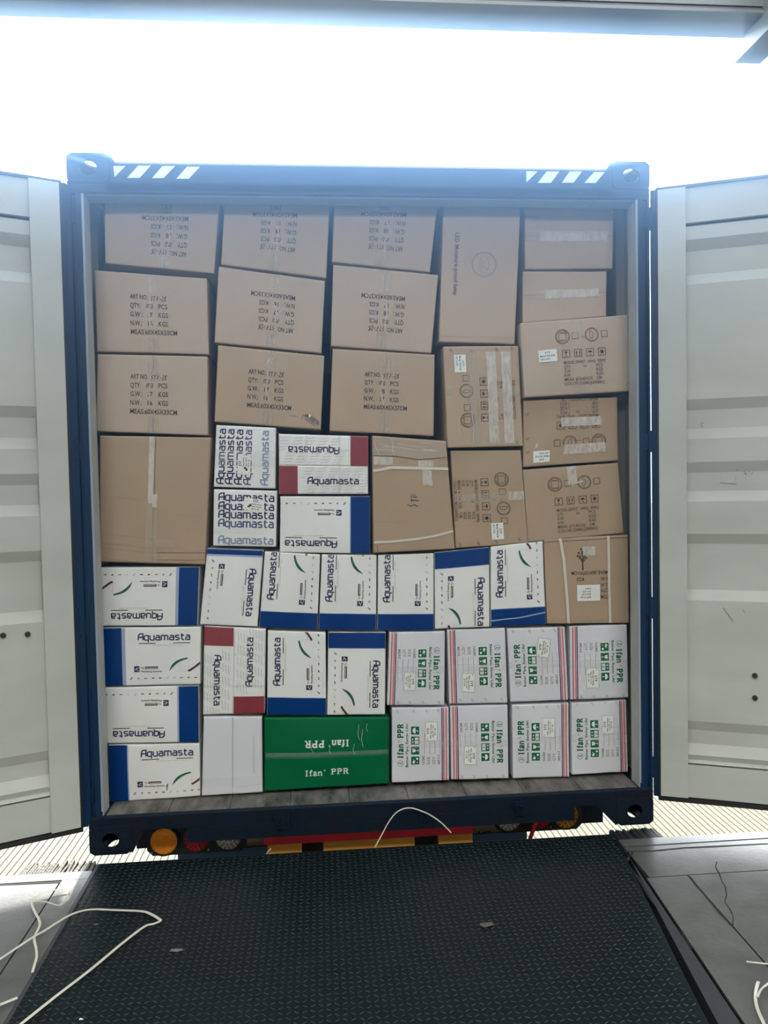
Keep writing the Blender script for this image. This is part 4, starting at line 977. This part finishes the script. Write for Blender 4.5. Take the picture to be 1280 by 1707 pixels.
# seventh row
carton([(340, 1043), (443, 1048), (441, 1189), (338, 1192)], 'down', lambda f: d_red(f, f.B * .51), M_WHITE, 'white carton with maroon ends on two upright flaps',
       flaps=[(.003, .003, .486, .997), (.496, .003, .997, .997)])
carton([(446, 1051), (543, 1054), (544, 1193), (445, 1192)], 'up', lambda f: d_aqua(f, 30, 1, 1), M_WHITE, 'white carton with a blue foot, standing on the left of the green carton')
carton([(547, 1054), (643, 1054), (642, 1192), (545, 1192)], 'down', lambda f: d_aqua(f, 27, 1, 1), M_WHITE, 'white carton with a blue head band, standing on the right of the green carton')
# pipe-fitting cartons with green print, two rows of four
GI = 'white cartons with green print and red stripes'
carton([(649, 1054), (742, 1052), (741, 1176), (645, 1176)], 'down', lambda f: d_ifan(f, (68, 50, 100, 69), flip=0), M_WHITE2, 'green-printed white carton, stripes at left, first of the upper four', group=GI)
carton([(745, 1050), (842, 1047), (846, 1172), (749, 1174)], 'down', lambda f: d_ifan(f, (74, 54, 106, 74), rot=.05), M_WHITE2, 'green-printed white carton, stripes at left, second of the upper four', group=GI)
carton([(845, 1048), (942, 1045), (947, 1167), (851, 1171)], 'up', lambda f: d_ifan(f, (76, 48, 108, 68), rot=.16), M_WHITE2, 'green-printed white carton with a tilted label, stripes at right, third of the upper four', group=GI)
carton([(949, 1044), (1045, 1041), (1048, 1163), (951, 1167)], 'down', lambda f: d_ifan(f, (72, 50, 106, 70)), M_WHITE2, 'green-printed white carton, stripes at left, last of the upper four', group=GI)
carton([(653, 1180), (748, 1179), (749, 1301), (653, 1305)], 'up', lambda f: d_ifan(f, (70, 56, 102, 76)), M_WHITE2, 'green-printed white carton on the floor beside the green carton', group=GI)
carton([(750, 1177), (846, 1175), (848, 1298), (752, 1300)], 'down', lambda f: d_ifan(f, (68, 54, 100, 74), rot=.04), M_WHITE2, 'green-printed white carton on the floor, second of the lower four', group=GI)
carton([(853, 1175), (948, 1172), (949, 1295), (855, 1298)], 'up', lambda f: d_ifan(f, (70, 50, 102, 71), rot=.05), M_WHITE2, 'green-printed white carton on the floor, third of the lower four', group=GI)
carton([(952, 1172), (1044, 1167), (1047, 1287), (953, 1292)], 'up', lambda f: d_ifan(f, (70, 52, 102, 72)), M_WHITE2, 'green-printed white carton on the floor at the far right', group=GI)
def rr(f):
    rotk(f, 'up'); f.text('pale', 'printing and packaging co. carton board', 34, 87, 2.6, 64); rotk(f, 0)
    f.rect('tapew', 0, f.B - 30, f.A, f.B - 14, .003)
carton([(339, 1194), (437, 1194), (438, 1321), (336, 1327)], 0, rr, M_WHITE2, 'plain white carton on the floor left of the green one', flaps=[(.003, .003, .496, .997), (.504, .003, .997, .997)])
def gr(f):
    seam = f.B * .548; A = f.A
    # upper flap: inverted lettering
    g = f; g.k = 180
    g.serif('white', 'Ifan', A - 141, f.B - 20 - 17, 11.0, 30, thick=.22); g.text('white', '®', A - 110, f.B - 45, 3, 3); g.serif('white', 'PPR', A - 105 + 5, f.B - 37, 11.5, 34, thick=.22)
    g.k = 0
    g.serif('white', 'Ifan', 68, f.B * .80 + 2, 9.5, 30, thick=.20); g.text('white', '®', 99, f.B * .80 - 5, 3, 3); g.serif('white', 'PPR', 111, f.B * .80 + 1, 9.5, 31, thick=.20)
    f.rect('tapew', 2, seam - 8, f.A - 2, seam - 1, .0028)
    for a, b, l in ((158, 12, 26), (164, 20, 30), (172, 10, 14), (80, 40, 16), (110, 46, 14), (150, 44, 18)): f.line('wrinkle_glint', [(a, b), (a - 2, b + l * .6), (a + 1, b + l)], .6, .003)
carton([(440, 1196), (649, 1195), (649, 1306), (440, 1319)], 0, gr, M_GREEN, 'wide green carton with white lettering on two flaps, on the container floor', bulge=.006,
       flaps=[(.003, .003, .997, .540), (.003, .548, .997, .997)])

# ================================================================== LOOSE STRAPPING
def ribbon(pts, wd, label, name='strapping_offcut', group='loose cream packing straps', tw=0.0, m=M_STRAP, up=(0, 0, 1)):
    P = [np.array(p, float) for p in pts]
    Q = []
    for i in range(len(P) - 1):      # Catmull-Rom
        p0, p1, p2, p3 = P[max(i - 1, 0)], P[i], P[i + 1], P[min(i + 2, len(P) - 1)]
        for t in (0, .25, .5, .75): Q.append(.5 * ((2 * p1) + (-p0 + p2) * t + (2 * p0 - 5 * p1 + 4 * p2 - p3) * t * t + (-p0 + 3 * p1 - 3 * p2 + p3) * t ** 3))
    Q.append(P[-1]); V = []; Fc = []; U0 = np.array(up, float)
    for i, q in enumerate(Q):
        t = Q[min(i + 1, len(Q) - 1)] - Q[max(i - 1, 0)]; t /= np.linalg.norm(t) + 1e-9
        sd_ = np.cross(t, U0); sd_ /= np.linalg.norm(sd_) + 1e-9; nn = np.cross(sd_, t)
        a = tw * math.sin(i * .35); s2 = sd_ * math.cos(a) + nn * math.sin(a); n2 = np.cross(s2, t)
        for x, y in ((-1, -1), (1, -1), (1, 1), (-1, 1)): V.append(q + s2 * x * wd / 2 + n2 * y * .0005)
        if i:
            for k in range(4): Fc.append((4 * i - 4 + k, 4 * i - 4 + (k + 1) % 4, 4 * i + (k + 1) % 4, 4 * i + k))
    Fc += [(0, 3, 2, 1), (len(V) - 4, len(V) - 3, len(V) - 2, len(V) - 1)]
    o = new_obj(name, V, Fc, m); return tag(o, label, 'strap', group)
fl = lambda L, z=.012: [onZ(x, y, (z if not isinstance(q, float) else q)) for x, y, q in [(p + (z,))[:3] if len(p) == 2 else p for p in L]]
ribbon(fl([(-8, 1604), (28, 1580), (57, 1561), (75, 1551), (95, 1538), (122, 1523), (152, 1516), (190, 1517), (236, 1519), (252, 1524), (264, 1531), (267, 1535), (256, 1540), (240, 1545), (203, 1573), (150, 1617), (94, 1660), (30, 1711)], .014), .0105,
       'long cream strap looping over the left side of the tread plate')
ribbon(fl([(120, 1479), (95, 1483), (68, 1489), (53, 1502), (57, 1518), (65, 1533), (66, 1543), (60, 1556), (57, 1566), (60, 1580), (61, 1595), (57, 1610), (54, 1621)], .012), .008, 'thin crumpled strap on the concrete left of the tread plate')
ribbon(fl([(53, 1502), (75, 1503), (98, 1509), (108, 1500), (118, 1481)], .02), .006, 'short bent strap end beside the left dock corner')
ribbon(fl([(-6, 1677), (12, 1670), (29, 1663)], .01), .012, 'short flat strap piece at the left edge of the view')
ribbon(fl([(1244, 1603), (1262, 1605), (1290, 1608)], .012), .007, 'strap end on the concrete at the right edge of the view')
ribbon(fl([(1264, 1636), (1260, 1650), (1259, 1664), (1262, 1680), (1268, 1695), (1276, 1712)], .014), .009, 'bunched cream strap on the concrete at the lower right', tw=.6)
ribbon(fl([(1262, 1662), (1268, 1650), (1277, 1642), (1292, 1632)], .016), .008, 'strap tail crossing the bunched one at the lower right', tw=.5)
bow = [onY(x, y, Y) for x, y, Y in ((624, 1414, -.06), (636, 1392, -.05), (648, 1370, -.045), (660, 1355, -.04), (673, 1348, -.04), (686, 1347, -.04), (700, 1351, -.045), (716, 1358, -.05), (735, 1371, -.06), (752, 1388, -.07))]
ribbon(bow, .0045, 'thin white strap arching up in front of the container sill', up=(0, -1, 0.3))
ribbon([onY(444, 1424, -.05), onY(447, 1419, -.05), onY(452, 1414, -.05)], .004, 'tiny strap end poking up at the left of the ochre blocks', up=(0, -1, .3))
# scraps on the plate
def scrap(x, y, s, label, m):
    c = onZ(x, y, .008); r = random.Random(x); V = []; n = 9
    for i in range(n):
        t = 6.283 * i / n; V.append(c + np.array([math.cos(t) * s * r.uniform(.5, 1.2), math.sin(t) * s * .55 * r.uniform(.4, 1.2), r.uniform(0, .003)]))
    V.append(c + np.array([0, 0, .006])); Fc = [(i, (i + 1) % n, n) for i in range(n)] + [tuple(range(n))[::-1]]
    tag(new_obj('scrap', V, Fc, m), label, 'debris', 'torn scraps on the tread plate')
M_SCR = mat('scrap_grey', (0.16, 0.15, 0.13), 0.8); M_SCR2 = mat('scrap_tan', (0.10, 0.085, 0.06), 0.8)
scrap(292, 1585, .026, 'grey torn scrap lying in the left half of the tread plate', M_SCR)
scrap(812, 1541, .036, 'small brownish dirt patch on the right half of the tread plate', M_SCR2)
scrap(135, 1700, .008, 'tiny pale chip at the bottom left of the tread plate', M_LABEL)
scrap(160, 1542, .010, 'pale sliver just under the long strap on the tread plate', M_SCR)

# ================================================================== ADDED HAZE standing in for lens glare, thicker higher up
hm = bpy.data.materials.new('haze'); hm.use_nodes = True; nt = hm.node_tree; nt.nodes.clear()
out = nt.nodes.new('ShaderNodeOutputMaterial'); vs = nt.nodes.new('ShaderNodeVolumeScatter')
vs.inputs['Color'].default_value = (0.34, 0.59, 1.0, 1); vs.inputs['Anisotropy'].default_value = 0.6
tc = nt.nodes.new('ShaderNodeTexCoord'); sx_ = nt.nodes.new('ShaderNodeSeparateXYZ'); mr = nt.nodes.new('ShaderNodeMapRange'); mu = nt.nodes.new('ShaderNodeMath')
mr.inputs['From Min'].default_value = 0.3; mr.inputs['From Max'].default_value = 2.7; mu.operation = 'MULTIPLY'; mu.inputs[1].default_value = 0.64
pw = nt.nodes.new('ShaderNodeMath'); pw.operation = 'POWER'; pw.inputs[1].default_value = 1.15
nt.links.new(tc.outputs['Object'], sx_.inputs[0]); nt.links.new(sx_.outputs['Z'], mr.inputs['Value']); nt.links.new(mr.outputs[0], pw.inputs[0]); nt.links.new(pw.outputs[0], mu.inputs[0])
va = nt.nodes.new('ShaderNodeVolumeAbsorption'); va.inputs['Color'].default_value = (0.44, 0.66, 1.0, 1); ad = nt.nodes.new('ShaderNodeAddShader')
nt.links.new(mu.outputs[0], vs.inputs['Density']); nt.links.new(mu.outputs[0], va.inputs['Density'])
nt.links.new(vs.outputs[0], ad.inputs[0]); nt.links.new(va.outputs[0], ad.inputs[1]); nt.links.new(ad.outputs[0], out.inputs['Volume'])
hz = MB().box((-4.5, -0.80, 0.31), (4.5, -0.03, 3.61)).build('glare_haze', hm)
tag(hz, 'pale blue haze added for the lens glare over the upper half of the container', 'haze', kind='stuff')
